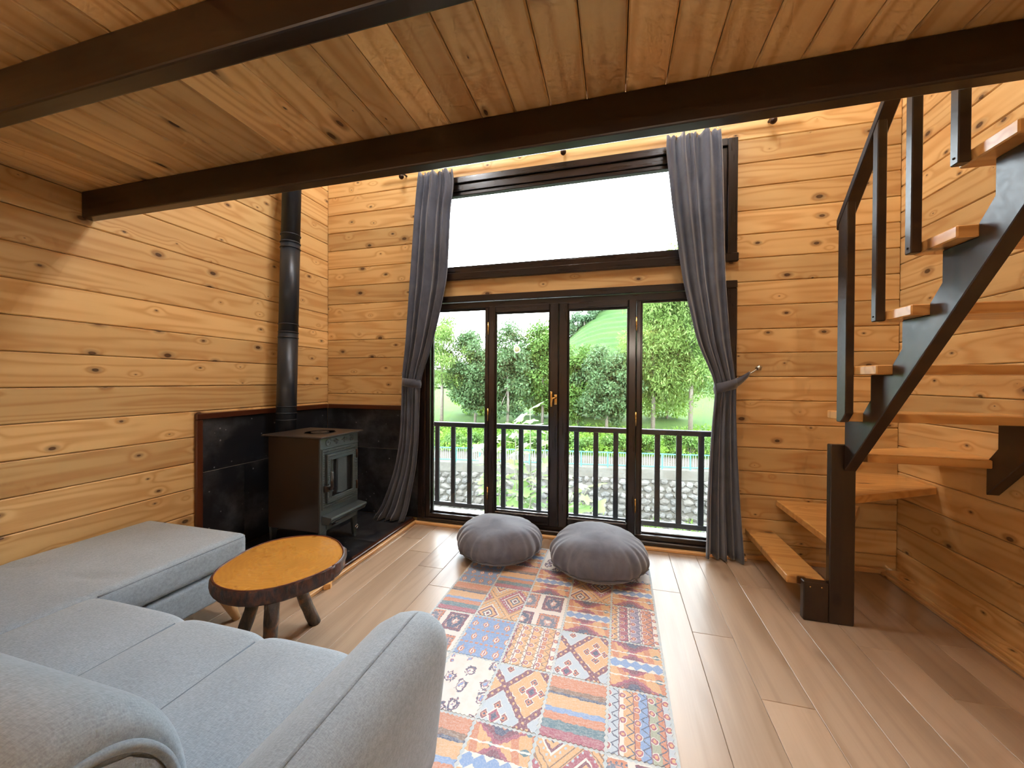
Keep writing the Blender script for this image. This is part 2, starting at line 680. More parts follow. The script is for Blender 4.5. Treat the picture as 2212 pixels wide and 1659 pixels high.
# ------------------------------------------------------------------ rug prints
CREAM, ORANGE, YELLOW = hexc('ece8e4'), hexc('d08560'), hexc('e0b27c')
NAVY, BLUE, TEAL = hexc('3c507a'), hexc('7fa6dc'), hexc('497c92')
MAROON, BROWN, CRIM = hexc('7f3f5c'), hexc('8a6a58'), hexc('a9506e')
LILAC, GREEN, PALE = hexc('9c93b8'), hexc('8f9a6c'), hexc('bfd0e0')


def rug(kind, k=0):
    g = G('rug_' + kind)
    u0, v0 = g.uv()
    jn = g.noise(g.vec(u0, v0, g.rand * 40.0), 14.0, 2.0)
    wob = (jn - 0.5) * 0.05
    u, v = u0 + wob, v0 + wob
    tri = lambda x: (x.fract() - 0.5).abs() * 2.0
    if kind == 'stripes':
        w = v + (g.noise(g.vec(u * 6.0, v * 60.0), 1.0, 2.0) - 0.5) * 0.05
        col = g.ramp(w, [(0, CRIM), (.13, TEAL), (.26, ORANGE), (.38, BLUE), (.46, YELLOW), (.66, NAVY), (.70, BROWN), (.78, ORANGE)], 'CONSTANT')
        col = g.mix(g.noise(g.vec(u * 8.0, v * 90.0), 1.0, 2.0).step(.45, .75) * .35, col, CREAM)
    elif kind == 'medallion':
        t = tri(v * 2.0)                        # 1 at centres of the two halves
        a = (u - 0.45).abs() * 1.3 + (1.0 - t) * 0.55 + tri(u * 9.0) * 0.06
        col = g.mix(tri(u * 3.0 + v * 1.0) > 0.62, YELLOW, ORANGE)
        col = g.mix(tri(u * 2.0 + 0.2) * tri(v * 4.0) > 0.62, col, TEAL)
        col = g.mix(a < 0.60, col, CRIM)
        col = g.mix(a < 0.47, col, MAROON)
        col = g.mix((a + tri(v * 6.0) * .1) < 0.34, col, NAVY)
        col = g.mix(tri(u * 4.0) * tri(v * 4.0) > 0.7, col, ORANGE)
        mid = (v - 0.5).abs()
        col = g.mix(mid < 0.10, col, CREAM)
        col = g.mix(mid + tri(u * 5.0) * .07 < 0.10, col, BLUE)
        line = ((v * 2.0).fract() - 0.5).abs()
        col = g.mix((line + tri(u * 12.0) * .015) < 0.032, col, CREAM)
    elif kind in ('diamonds', 'lattice'):
        p, q = u + v, u - v + 1.0
        sc = 1.0 if kind == 'diamonds' else 1.0
        cp, cq = (p * sc + 0.15).fract(), (q * sc + 0.35).fract()
        par = ((p * sc + 0.15).floor() + (q * sc + 0.35).floor()).mod2()
        dx, dy = (cp - 0.5).abs(), (cq - 0.5).abs()
        m = dx.max(dy)
        if kind == 'diamonds':
            col = g.mix(par > 0.5, CRIM, YELLOW)
            col = g.mix(tri(p * 8.0) * tri(q * 8.0) > 0.55, col, PALE)
            for i, (r, cc) in enumerate(((.30, CREAM), (.26, MAROON), (.21, YELLOW), (.14, NAVY), (.10, CREAM), (.05, MAROON))):
                col = g.mix(m < r, col, cc)
            col = g.mix(m > 0.42, col, YELLOW)
            col = g.mix(((m * 60.0).sin() > 0.8) * (m > 0.40), col, BROWN)
        else:
            col = g.mix(par > 0.5, g.mix(g.rand > .5, PALE, YELLOW), g.mix(g.rand > .5, ORANGE, PALE))
            s = tri(cp * 3.0).min(tri(cq * 3.0))
            s2 = (1.0 - tri(cp * 3.0 + .0)).max(1.0 - tri(cq * 3.0 + .0))
            col = g.mix(s2 < 0.55, col, CREAM)
            col = g.mix(s2 < 0.45, col, MAROON)
            col = g.mix(s2 < 0.30, col, ORANGE)
            col = g.mix(s2 < 0.15, col, NAVY)
            col = g.mix(m < 0.14, col, CREAM)
            col = g.mix(m < 0.11, col, CRIM)
            col = g.mix(m < 0.06, col, NAVY)
            col = g.mix(m > 0.435, col, MAROON)
            dots = tri(cp * 6.0) * tri(cq * 6.0)
            col = g.mix((dots > 0.55) * (m > 0.455), col, YELLOW)
    elif kind in ('bands', 'bluebands', 'tanbands'):
        if kind == 'bands':
            st = [(0, YELLOW), (.13, CREAM), (.19, CRIM), (.36, CREAM), (.43, LILAC), (.62, CREAM), (.68, ORANGE), (.9, CREAM)]
        elif kind == 'bluebands':
            st = [(0, PALE), (.17, CREAM), (.25, YELLOW), (.42, ORANGE), (.50, BLUE), (.66, hexc('a8b4a0')), (.80, ORANGE), (.9, PALE)]
        else:
            st = [(0, MAROON), (.06, YELLOW), (.14, CREAM), (.22, YELLOW), (.36, CREAM), (.42, YELLOW), (.60, CREAM), (.68, ORANGE), (.76, YELLOW), (.9, CREAM)]
        col = g.ramp(u, st, 'CONSTANT')
        zz = (((u * 4.2).fract() - 0.5) * 1.0 + (tri(v * 7.0) - 0.5) * 0.5).abs()
        col = g.mix(zz < 0.06, col, NAVY if kind != 'tanbands' else BROWN)
        fl = ((u * 4.2 + .5).fract() - .5).abs().pow(2.0) + ((v * 5.0).fract() - .5).abs().pow(2.0)
        col = g.mix(fl < 0.07, col, CREAM)
        col = g.mix(fl < 0.045, col, CRIM)
        col = g.mix(fl < 0.012, col, YELLOW)
        ln = ((u * 4.2 + .25).fract() - .5).abs()
        col = g.mix(ln > 0.47, col, MAROON)
    elif kind == 'leaves':
        col = g.mix(g.noise(g.vec(u * 5.0, v * 70.0), 1.0, 2.0).step(.4, .7) * .6, BLUE, hexc('6a8fc4'))
        row = (v * 3.0).floor()
        cu, cv = ((u + row * 0.13) * 4.0).fract() - 0.5, (v * 3.0).fract() - 0.35
        r = cu.abs() * 1.1 + cv.abs() * 1.2 + tri(cv * 5.0) * .10
        col = g.mix(r < 0.40, col, ORANGE)
        col = g.mix(r < 0.27, col, CREAM)
        col = g.mix(r < 0.17, col, CRIM)
        ds = ((v * 3.0).fract() - 0.88).abs()
        col = g.mix((ds < 0.05) * ((u * 9.0).fract() < 0.6), col, ORANGE)
    elif kind == 'fish':
        col = g.mix(g.noise(g.vec(u, v), 5.0, 3.0).step(.4, .8) * .4, CREAM, hexc('d8c8b4'))
        d, c1, c2 = g.voro(g.vec(u + g.rand * 7.0, v), 3.2, '2D')
        n = g.noise(g.vec(u + 3.0, v + g.rand * 9.0), 9.0, 1.0, 0.4, 1.5)
        r = d + (n - 0.5) * 0.55
        col = g.mix(((r - 0.26).abs() < 0.07) * (c1 > 0.25), col, MAROON)
        col = g.mix(((r - 0.26).abs() < 0.035) * (c1 > 0.25), col, NAVY)
        col = g.mix(r < 0.08, col, CRIM)
        col = g.mix(r < 0.04, col, BLUE)
    else:  # squares
        col = g.mix(0.0, CREAM, CREAM)
        cu, cv = ((u + 0.25) * 1.65).fract() - .5, ((v + .18) * 1.65).fract() - .5
        m = cu.abs().max(cv.abs())
        par = ((u + .25) * 1.65).floor() + ((v + .18) * 1.65).floor()
        col = g.mix(m < 0.40, col, g.mix(par.mod2() > 0.5, MAROON, ORANGE))
        col = g.mix((m < 0.40) * (m > 0.30) * (tri(u * 14.0) * tri(v * 14.0) > .5), col, NAVY)
        col = g.mix(m < 0.30, col, g.mix(par.mod2() > .5, NAVY, hexc('6c7a98')))
        r = (cu * cu + cv * cv).pow(0.5) + (g.noise(g.vec(u, v), 16.0, 2.0) - .5) * .35
        col = g.mix(((r * 22.0).sin() > 0.2) * (m < 0.28), col, hexc('d2a49c'))
        col = g.mix(r < 0.06, col, CREAM)
    fade = g.noise(g.vec(u0 * 1.0, v0 * 1.0, g.rand * 9.0), 40.0, 3.0, 0.7)
    col = g.mix(fade.step(.35, .8) * 0.28 + 0.16, col, hexc('e6e9ee'))
    return g.done(col, 0.9, spec=0.15)



# ------------------------------------------------------------------ the room
XL, XR, YB, YR = -2.55, 1.72, 2.95, -2.8     # left, right, window wall, rear wall
ZC = 2.125                                   # underside of the loft boards
ZE, ZRIDGE, XRIDGE = 3.35, 4.55, -0.415      # eaves, ridge


def struct(name, lo, hi, mat, label, order='xyz'):
    o = piece(name, lo, hi, order, mat, None, 0.0)
    return tag(o, label, None, None, 'structure')


# floor: planks run towards the window
floor = struct('floor', (XL - .02, YR - .02, -0.06), (XR + .02, YB + .05, -0.012), M['subfloor'], 'oak laminate plank floor of the cabin')
ends = {0.188: 2.343, 0.365: 1.995, 0.542: 1.64, 0.72: 2.53, 0.897: 2.318, 1.075: 2.09, 1.252: 1.835, 1.43: 2.2, 1.607: 2.5,
        -1.58: 2.613, -1.405: 2.42, -1.228: 2.236, -1.05: 2.04, -0.874: 1.85}
PW, PL = 0.1773, 1.26
x = 0.188 - PW * 16
k = 0
while x < XR:
    x1 = min(x + PW, XR)
    x0 = max(x, XL)
    if x1 - x0 > 0.01:
        e = min(ends.items(), key=lambda t: abs(t[0] - x))
        ye = e[1] if abs(e[0] - x) < 0.03 else 2.1 + 0.6 * ((k * 0.377) % 1)
        y = ye - PL * 5
        while y < YB:
            a, b = max(y, YR), min(y + PL, YB - 0.002)
            if b - a > 0.02:
                piece('plank', (x0 + .0006, a + .0006, -0.012), (x1 - .0006, b - .0006, 0.0), 'yxz', M['laminate'], floor, 0.0015)
            y += PL
    x += PW
    k += 1

BT = 0.022   # board thickness


def courses(base, pitch, zlo, zhi):
    out = []
    n = math.floor((zlo - base) / pitch)
    while base + n * pitch < zhi:
        a, b = max(base + n * pitch, zlo), min(base + (n + 1) * pitch, zhi)
        if b - a > 0.012:
            out.append((a, b))
        n += 1
    return out


GAP = 0.0012
wall_left = struct('wall_left', (XL - .12, YR - .1, 0), (XL - BT, YB + .12, ZE), M['backing'], 'left wall of horizontal knotty pine boards')
for a, b in courses(0.999, 0.1605, 0.0, ZE):
    piece('board', (XL - BT, YR, a + GAP), (XL, YB + .02, b - GAP), 'yzx', M['pine'], wall_left, 0.005)
wall_right = struct('wall_right', (XR + BT, YR - .1, 0), (XR + .12, YB + .12, ZE), M['backing'], 'right wall of pine boards behind the stairs')
for a, b in courses(1.130, 0.1625, 0.0, ZE):
    piece('board', (XR, YR, a + GAP), (XR + BT, YB + .02, b - GAP), 'yzx', M['pine'], wall_right, 0.005)

# window wall: openings for the glazed door and the window above it
DX0, DX1, DZ1 = -1.56, 0.75, 1.86
WX0, WX1, WZ0, WZ1 = -1.56, 0.75, 2.075, 2.825
wb = []
for lo, hi in (((XL - .12, YB + BT, 0), (DX0, YB + .12, ZE)), ((DX1, YB + BT, 0), (XR + .12, YB + .12, ZE)),
               ((DX0, YB + BT, DZ1), (DX1, YB + .12, WZ0)), ((DX0, YB + BT, WZ1), (DX1, YB + .12, ZE))):
    wb.append(box_geo(lo, hi))
# gable over the eaves
gv = [(XL - .12, YB + BT, ZE), (XR + .12, YB + BT, ZE), (XRIDGE, YB + BT, ZRIDGE + .06),
      (XL - .12, YB + .12, ZE), (XR + .12, YB + .12, ZE), (XRIDGE, YB + .12, ZRIDGE + .06)]
wb.append((gv, [(0, 1, 2), (3, 5, 4), (0, 3, 4, 1), (1, 4, 5, 2), (2, 5, 3, 0)]))
V, F = merge(wb)
wall_back = mobj('wall_back', V, F, M['backing'])
tag(wall_back, 'window wall of horizontal pine boards around the glazing', None, None, 'structure')
for a, b in courses(1.078, 0.1617, 0.0, ZE):
    spans = [(XL, XR)]
    if a < DZ1 - .02 and b < DZ1 + .09: spans = [(XL, DX0), (DX1, XR)]
    if b > WZ0 + .02 and a < WZ1 - .02: spans = [(XL, WX0), (WX1, XR)]
    for s0, s1 in spans:
        piece('board', (s0 + .001, YB, a + GAP), (s1 - .001, YB + BT, b - GAP), 'xzy', M['pine'], wall_back, 0.005)
# the boards cut by the openings: strips between door head and window sill, and over the window
zc = [z for z in courses(1.078, 0.1617, 0.0, ZE)]

# rear wall behind the camera
V, F = merge([box_geo((XL - .12, YR - .12, 0), (XR + .12, YR, ZE)),
              ([(XL - .12, YR - .12, ZE), (XR + .12, YR - .12, ZE), (XRIDGE, YR - .12, ZRIDGE + .06),
                (XL - .12, YR, ZE), (XR + .12, YR, ZE), (XRIDGE, YR, ZRIDGE + .06)], [(0, 2, 1), (3, 4, 5), (0, 1, 4, 3), (1, 2, 5, 4), (2, 0, 3, 5)])])
wall_rear = tag(mobj('wall_rear', V, F, M['pine']), 'rear pine wall behind the camera', None, None, 'structure')
# gable roof
for nm, xa in (('roof_left', XL - .2), ('roof_right', XR + .2)):
    P = [(xa, YR - .3, ZE), (XRIDGE, YR - .3, ZRIDGE + .06), (XRIDGE, YB + .35, ZRIDGE + .06), (xa, YB + .35, ZE)]
    Q = [(p[0], p[1], p[2] + .1) for p in P]
    o = mobj(nm, P + Q, [(0, 1, 2, 3), (7, 6, 5, 4), (0, 4, 5, 1), (1, 5, 6, 2), (2, 6, 7, 3), (3, 7, 4, 0)], M['pine'])
    tag(o, 'pine boarded roof slope over the loft', None, None, 'structure')

# loft deck seen from below
ceiling = struct('ceiling', (XL, YR, ZC + .022), (XR, 1.275, ZC + .05), M['backing'], 'underside of the pine loft deck')
cx = -0.702 - 0.1212 * 16
while cx < XR:
    a, b = max(cx, XL), min(cx + 0.1212, XR)
    if b - a > 0.01:
        piece('board', (a + .0012, YR, ZC), (b - .0012, 1.32, ZC + .022), 'yxz', M['pine_c'], ceiling, 0.005)
    cx += 0.1212
for nm, y0, lab in (('ceiling_beam', 1.275, 'dark beam along the open edge of the loft, nearer the window'),
                    ('ceiling_beam', 0.709, 'dark beam under the loft boards, nearest the camera')):
    o = piece(nm, (XL, y0, 1.995), (XR, y0 + .05, ZC - .0005), 'xzy', M['beam'], None, 0.006, 2)
    tag(o, lab, 'beam', 'loft beams')

# trims
for nm, lo, hi, od, m, lab in (
        ('baseboard_right', (XR - .082, YR, 0.0), (XR - .001, YB - .04, .034), 'yxz', 'pine', 'low projecting pine board along the foot of the right wall'),
        ('trim_3', (XR - .108, YR, 0.0), (XR - .0825, YB - .04, .020), 'yzx', 'pine_trim', 'pale pine strip along the foot of the right wall'),
        ('baseboard_back', (0.86, YB - .035, 0.0), (XR - .075, YB - .002, .03), 'xzy', 'pine_trim', 'low pine trim along the window wall under the stairs'),
        ('trim_1', (-1.63, YB - .075, 0.0), (0.86, YB - .045, .022), 'xyz', 'pine_trim', 'pale pine strip in front of the door sill'),
        ('trim_2', (-1.63, 1.70, 0.0), (-1.605, YB - .045, .024), 'yzx', 'pine_trim', 'pale pine strip along the hearth edge')):
    o = piece(nm, lo, hi, od, M[m], None, 0.004)
    tag(o, lab, None, None, 'structure')

# ------------------------------------------------------------------ glazed door and window above
FR = M['frame']
door = thing('door_1', (-0.405, YB, 0), 'dark framed glazed door with two leaves between fixed panes', None, None, 'structure')


def ring(name, x0, x1, z0, z1, w, y0, y1, parent, wb=None, wt=None, bev=0.004):
    wb = w if wb is None else wb
    wt = w if wt is None else wt
    piece(name, (x0, y0, z0), (x0 + w, y1, z1), 'zxy', FR, parent, bev)
    piece(name, (x1 - w, y0, z0), (x1, y1, z1), 'zxy', FR, parent, bev)
    piece(name, (x0 + w, y0, z1 - wt), (x1 - w, y1, z1), 'xzy', FR, parent, bev)
    piece(name, (x0 + w, y0, z0), (x1 - w, y1, z0 + wb), 'xzy', FR, parent, bev)


# casing on the wall face, frame inside the opening
piece('casing', (-1.612, YB - .028, 0.0), (-1.545, YB - .0005, 1.845), 'zxy', FR, door)
piece('casing', (0.735, YB - .028, 0.0), (0.80, YB - .0005, 1.845), 'zxy', FR, door)
piece('casing', (-1.612, YB - .032, 1.845), (0.80, YB - .0005, 1.897), 'xzy', FR, door)
FY0, FY1 = YB - .018, YB + .07
piece('frame', (-1.545, FY0, 0.0), (-1.506, FY1, 1.84), 'zxy', FR, door)
piece('frame', (0.69, FY0, 0.0), (0.735, FY1, 1.84), 'zxy', FR, door)
piece('frame', (-1.506, FY0, 1.79), (0.69, FY1, 1.84), 'xzy', FR, door)
sill = piece('threshold', (-1.612, YB - .043, 0.0), (0.80, YB + .09, 0.05), 'xyz', FR, door, .006)
piece('frame', (-1.506, FY0, 0.05), (0.69, FY1, 0.085), 'xzy', FR, door)
piece('mullion', (-1.02, FY0, 0.085), (-0.987, FY1, 1.79), 'zxy', FR, door)
piece('mullion', (0.147, FY0, 0.085), (0.18, FY1, 1.79), 'zxy', FR, door)
for x0, x1 in ((-1.506, -1.02), (0.18, 0.69)):
    p = piece('pane', (x0, YB + .03, 0.085), (x1, YB + .036, 1.79), 'zxy', M['glass'], door, 0.0)
    for (a, b, c, d) in ((x0, x0 + .012, .085, 1.79), (x1 - .012, x1, .085, 1.79)):
        piece('glazing_bead', (a, YB + .018, c), (b, YB + .0299, d), 'zxy', FR, p, 0.003)
    piece('glazing_bead', (x0 + .012, YB + .018, .085), (x1 - .012, YB + .0299, .097), 'xzy', FR, p, 0.003)
    piece('glazing_bead', (x0 + .012, YB + .018, 1.778), (x1 - .012, YB + .0299, 1.79), 'xzy', FR, p, 0.003)
for i, (x0, x1, gl, gr) in enumerate(((-0.985, -0.421, -0.93, -0.49), (-0.419, 0.145, -0.35, 0.09))):
    z0, z1 = 0.078, 1.80
    leafp = piece('door_leaf', (x0, YB - .034, z0), (gl, YB + .03, z1), 'zxy', FR, door, .006)   # outer stile carries the leaf
    piece('stile', (gr, YB - .034, z0), (x1, YB + .03, z1), 'zxy', FR, leafp, .006)
    piece('rail', (gl, YB - .033, 1.745), (gr, YB + .03, z1), 'xzy', FR, leafp, .006)
    piece('rail', (gl, YB - .033, z0), (gr, YB + .03, 0.158), 'xzy', FR, leafp, .006)
    piece('pane', (gl, YB + .004, 0.158), (gr, YB + .010, 1.745), 'zxy', M['glass'], leafp, 0.0)
    for (a, b) in ((gl, gl + .010), (gr - .010, gr)):
        piece('glazing_bead', (a, YB - .012, .158), (b, YB + .0039, 1.745), 'zxy', FR, leafp, 0.003)
    piece('glazing_bead', (gl + .01, YB - .012, .158), (gr - .01, YB + .0039, .168), 'xzy', FR, leafp, 0.003)
    piece('glazing_bead', (gl + .01, YB - .012, 1.735), (gr - .01, YB + .0039, 1.745), 'xzy', FR, leafp, 0.003)
    xh = -0.986 if i == 0 else 0.146
    for zh in (0.30, 0.93, 1.62):
        tube('hinge', [(xh, YB - .038, zh - .05), (xh, YB - .038, zh + .05)], .007, M['brass'], leafp, 10)
    if i == 0:
        pl = rounded('handle', (-0.452, YB - .042, 1.02), (-0.428, YB - .034, 1.10), .0035, (1, 0, 2), M['brass'], leafp)
        tube('handle', [(-0.440, YB - .04, 1.075), (-0.440, YB - .068, 1.075), (-0.462, YB - .072, 1.07), (-0.466, YB - .072, 1.02)], [.009, .009, .009, .008], M['brass'], leafp, 10)
        rounded('handle', (-0.476, YB - .08, 1.005), (-0.458, YB - .066, 1.125), .006, (1, 1, 3), M['brass'], leafp)

win = thing('window_1', (-0.405, YB, 2.03), 'wide fixed window with dark frame high above the glazed door', None, None, 'structure')
piece('casing', (-1.622, YB - .028, 2.028), (-1.545, YB - .0005, 2.872), 'zxy', FR, win)
piece('casing', (0.735, YB - .028, 2.028), (0.797, YB - .0005, 2.872), 'zxy', FR, win)
piece('casing', (-1.545, YB - .029, 2.82), (0.735, YB - .0005, 2.872), 'xzy', FR, win)
piece('casing', (-1.63, YB - .034, 2.028), (0.805, YB - .0005, 2.085), 'xzy', FR, win)
ring('frame', -1.545, 0.735, 2.085, 2.82, .058, YB - .012, YB + .07, win, .05, .06)
ring('sash', -1.487, 0.677, 2.135, 2.76, .03, YB + .0, YB + .05, win, .012, .03)
piece('pane', (-1.457, YB + .02, 2.147), (0.647, YB + .026, 2.73), 'xzy', M['glass'], win, 0.0)

# ------------------------------------------------------------------ unseen globes added as fill light (behind the camera and high in the roof)
def lamp(name, c, label, power, drop, r=.06, color=(1.0, 0.90, 0.77)):
    t = thing(name, c, label, 'lamp', 'added fill globes')
    tube('cord', [(c[0], c[1], c[2] + r), (c[0], c[1], c[2] + drop)], .006, M['bronze'], t, 8)
    tube('canopy', [(c[0], c[1], c[2] + drop - .025), (c[0], c[1], c[2] + drop)], [.05, .055], M['bronze'], t, 20)
    prof = [(max(.004, r * math.sin(PI * i / 12)), -r * math.cos(PI * i / 12)) for i in range(13)]
    gl = lathe('globe', prof, c, M['fill_glow'], t, 24)
    ld = bpy.data.lights.new('fill_light', 'POINT')
    ld.energy = power
    ld.shadow_soft_size = r * 1.1
    ld.color = color
    lo = bpy.data.objects.new('fill_light', ld)
    put(lo, Matrix.Translation(c), t)
    return t


lamp('fill_globe', (-1.95, -1.70, 1.85), 'added fill globe under the loft, left of the camera', FILL_UNDER * .6, ZC - 1.85)
lamp('fill_globe', (0.30, -1.70, 1.85), 'added fill globe under the loft, right of the camera', FILL_UNDER * 1.35, ZC - 1.85)
NEUTRAL = (0.84, 0.92, 1.0)  # cool tint, so the added upper fill passes for daylight
lamp('fill_globe', (XRIDGE, 2.30, 4.0), 'added fill globe hanging from the ridge above the window', FILL_UPPER, ZRIDGE + .04 - 4.0, .15, NEUTRAL)
lamp('fill_globe', (-1.45, 2.05, 3.55), 'added fill globe hanging from the roof slope above the stove side', FILL_UPPER, .40, .15, NEUTRAL)
lamp('fill_globe', (0.62, 2.05, 3.55), 'added fill globe hanging from the roof slope above the stair side', FILL_UPPER, .40, .15, NEUTRAL)

# ------------------------------------------------------------------ hearth and slate panels
HZ = 0.032
hearth = thing('hearth', (-2.1, 2.33, 0), 'black slate hearth slab with dark brown edging under the stove', 'hearth')
for (x0, x1, y0, y1) in ((XL + .012, -2.105, 1.86, 2.41), (-2.103, -1.665, 1.86, 2.41), (XL + .012, -2.105, 2.412, 2.935), (-2.103, -1.665, 2.412, 2.935)):
    piece('tile', (x0, y0, .002), (x1, y1, HZ), 'yxz', M['slate'], hearth, .001)
piece('edging', (-1.665, 1.80, .002), (-1.632, 2.905, HZ + .006), 'yzx', M['redtrim'], hearth, .004)
piece('edging', (XL + .012, 1.80, .002), (-1.665, 1.858, HZ + .006), 'xzy', M['redtrim'], hearth, .004)
pl = thing('slate_panel', (XL, 2.37, 0), 'black slate wall panel with brown edging on the left wall behind the stove', 'wall panel', 'slate panels')
for (y0, y1, z0, z1) in ((1.838, 2.125, HZ, .6045), (2.127, 2.938, HZ, .6045), (1.838, 2.40, .6075, .945), (2.402, 2.938, .6075, .945)):
    piece('tile', (XL + .0005, y0, z0), (XL + .011, y1, z1), 'yzx', M['slate'], pl, .0008)
piece('joint', (XL + .0004, 1.838, .603), (XL + .0095, 2.938, .609), 'yzx', M['caulk'], pl, 0.0)
piece('edging', (XL + .0005, 1.797, .002), (XL + .024, 1.837, .946), 'zyx', M['redtrim'], pl, .004)
piece('edging', (XL + .0005, 1.797, .9465), (XL + .026, 2.93, .985), 'yzx', M['redtrim'], pl, .004)
pb = thing('slate_panel', (-2.08, YB, 0), 'black slate wall panel in the corner on the window wall', 'wall panel', 'slate panels')
for (x0, x1, z0, z1) in ((XL + .012, -1.614, HZ, .6045), (XL + .012, -1.614, .6075, .945)):
    piece('tile', (x0, YB - .011, z0), (x1, YB - .0005, z1), 'xzy', M['slate'], pb, .0008)
piece('joint', (XL + .012, YB - .0095, .603), (-1.614, YB - .0004, .609), 'xzy', M['caulk'], pb, 0.0)
piece('edging', (XL + .027, YB - .026, .9465), (-1.614, YB - .0005, .985), 'xzy', M['redtrim'], pb, .004)

# ------------------------------------------------------------------ wood stove
SX0, SX1, SY0, SY1, SZ0, SZ1 = -2.30, -1.87, 2.10, 2.48, 0.187, 0.815
stove = thing('wood_stove', (-2.085, 2.29, HZ), 'black wood burning stove with decorated cast iron front and glass door', 'stove')
IR = M['iron']
piece('body', (SX0, SY0, SZ0), (SX1 - .012, SY1, SZ1), 'zyx', M['steel_brown'], stove, .004)
front = piece('front_plate', (SX1 - .012, SY0, SZ0), (SX1, SY1, SZ1), 'zyx', IR, stove, .002)
tp = piece('top_plate', (SX0 - .03, SY0 - .028, SZ1), (SX1 + .028, SY1 + .028, SZ1 + .012), 'xyz', M['top_plate'], stove, .003)
lathe('hob_ring', [(.105, 0), (.105, .003), (.099, .003), (.099, 0)], (-2.04, 2.29, SZ1 + .0121), M['top_plate'], tp, 40, smooth=False)
lathe('hob_ring', [(.06, 0), (.06, .003), (.054, .003), (.054, 0)], (-2.04, 2.29, SZ1 + .0121), M['top_plate'], tp, 36, smooth=False)
lathe('hob_lid', [(.052, 0), (.052, .0022), (.012, .0022), (.010, .0005), (.0, .0005)], (-2.04, 2.29, SZ1 + .0121), M['top_plate'], tp, 30)


def frame_yz(name, y0, y1, z0, z1, w, x0, x1, mat, parent):
    n = 'frame'
    a = piece(name, (x0, y0, z0), (x1, y1, z0 + w), 'yzx', mat, parent, .002)
    piece(n, (x0, y0, z1 - w), (x1, y1, z1), 'yzx', mat, a, .002)
    piece(n, (x0, y0, z0 + w), (x1, y0 + w, z1 - w), 'zyx', mat, a, .002)
    piece(n, (x0, y1 - w, z0 + w), (x1, y1, z1 - w), 'zyx', mat, a, .002)
    return a


def studs(y0, y1, z0, z1, x, step, r):
    parts = []
    def bump(y, z):
        V = [(x, y - r, z - r), (x, y + r, z - r), (x, y + r, z + r), (x, y - r, z + r), (x + r * 1.3, y, z)]
        parts.append((V, [(0, 1, 4), (1, 2, 4), (2, 3, 4), (3, 0, 4)]))
    ny = int((y1 - y0) / step)
    for i in range(ny + 1):
        bump(y0 + (y1 - y0) * i / ny, z0); bump(y0 + (y1 - y0) * i / ny, z1)
    nz = int((z1 - z0) / step)
    for i in range(1, nz):
        bump(y0, z0 + (z1 - z0) * i / nz); bump(y1, z0 + (z1 - z0) * i / nz)
    return merge(parts)


sur = frame_yz('door_surround', 2.112, 2.470, .335, .735, .030, SX1, SX1 + .006, IR, stove)
V, F = studs(2.127, 2.455, .350, .720, SX1 + .006, .0155, .0045)
mobj('beading', V, F, IR, sur)
dr = frame_yz('stove_door', 2.146, 2.436, .372, .700, .036, SX1 + .001, SX1 + .018, IR, stove)
V, F = studs(2.160, 2.422, .386, .686, SX1 + .018, .0125, .004)
mobj('beading', V, F, IR, dr)
piece('door_glass', (SX1 + .004, 2.182, .408), (SX1 + .009, 2.400, .664), 'zyx', M['stove_glass'], dr, 0)
frame_yz('glass_bead', 2.178, 2.404, .404, .668, .007, SX1 + .0181, SX1 + .022, IR, dr)
tube('door_handle', [(SX1 + .018, 2.150, .475), (SX1 + .045, 2.150, .475), (SX1 + .05, 2.150, .49), (SX1 + .05, 2.150, .58)], [.011, .011, .011, .009], M['steel_brown'], dr, 10)
rounded('latch', (SX1 + .006, 2.118, .455), (SX1 + .03, 2.162, .497), .006, (1, 1, 1), M['steel_brown'], dr)
rounded('door_handle', (SX1 + .040, 2.140, .525), (SX1 + .058, 2.160, .590), .006, (1, 1, 2), IR, dr)
for zh in (.43, .66):
    tube('hinge', [(SX1 + .02, 2.443, zh - .03), (SX1 + .02, 2.443, zh + .03)], .008, M['bronze'], dr, 10)
# leaf and scroll relief under the top plate
orn = []
for sgn in (-1, 1):
    for (dy, dz, L, wd, ang) in ((.048, .0, .03, .008, .0), (.038, .012, .024, .007, .9), (.038, -.012, .024, .007, -.9), (.020, .003, .018, .005, .3), (.062, .006, .018, .006, .5)):
        ca, sa = math.cos(ang), math.sin(ang)
        pts = []
        for t in np.linspace(0, 2 * PI, 12, endpoint=False):
            a, b = L / 2 * math.cos(t) * (1.0), wd / 2 * math.sin(t)
            pts.append((SX1 + .0005, 2.29 + sgn * (dy + a * ca - b * sa), .778 + dz + a * sa + b * ca))
        cen = (SX1 + .013, 2.29 + sgn * dy, .778 + dz)
        orn.append((pts + [cen], [(i, (i + 1) % 12, 12) for i in range(12)]))
    sp = [(SX1 + .002, 2.29 + sgn * (.115 + (.005 + .0028 * t) * math.cos(t * sgn)), .776 + (.005 + .0028 * t) * math.sin(t)) for t in np.linspace(0, 8.5, 30)]
    orn.append(tube_geo(sp, .0022, 6))
V, F = merge(orn)
tag(mobj('leaf_relief', V, F, M['iron'], front, True), None, None, None, 'stuff')
piece('front_moulding', (SX1, SY0 + .002, .738), (SX1 + .006, SY1 - .002, .745), 'yzx', IR, front, .002)
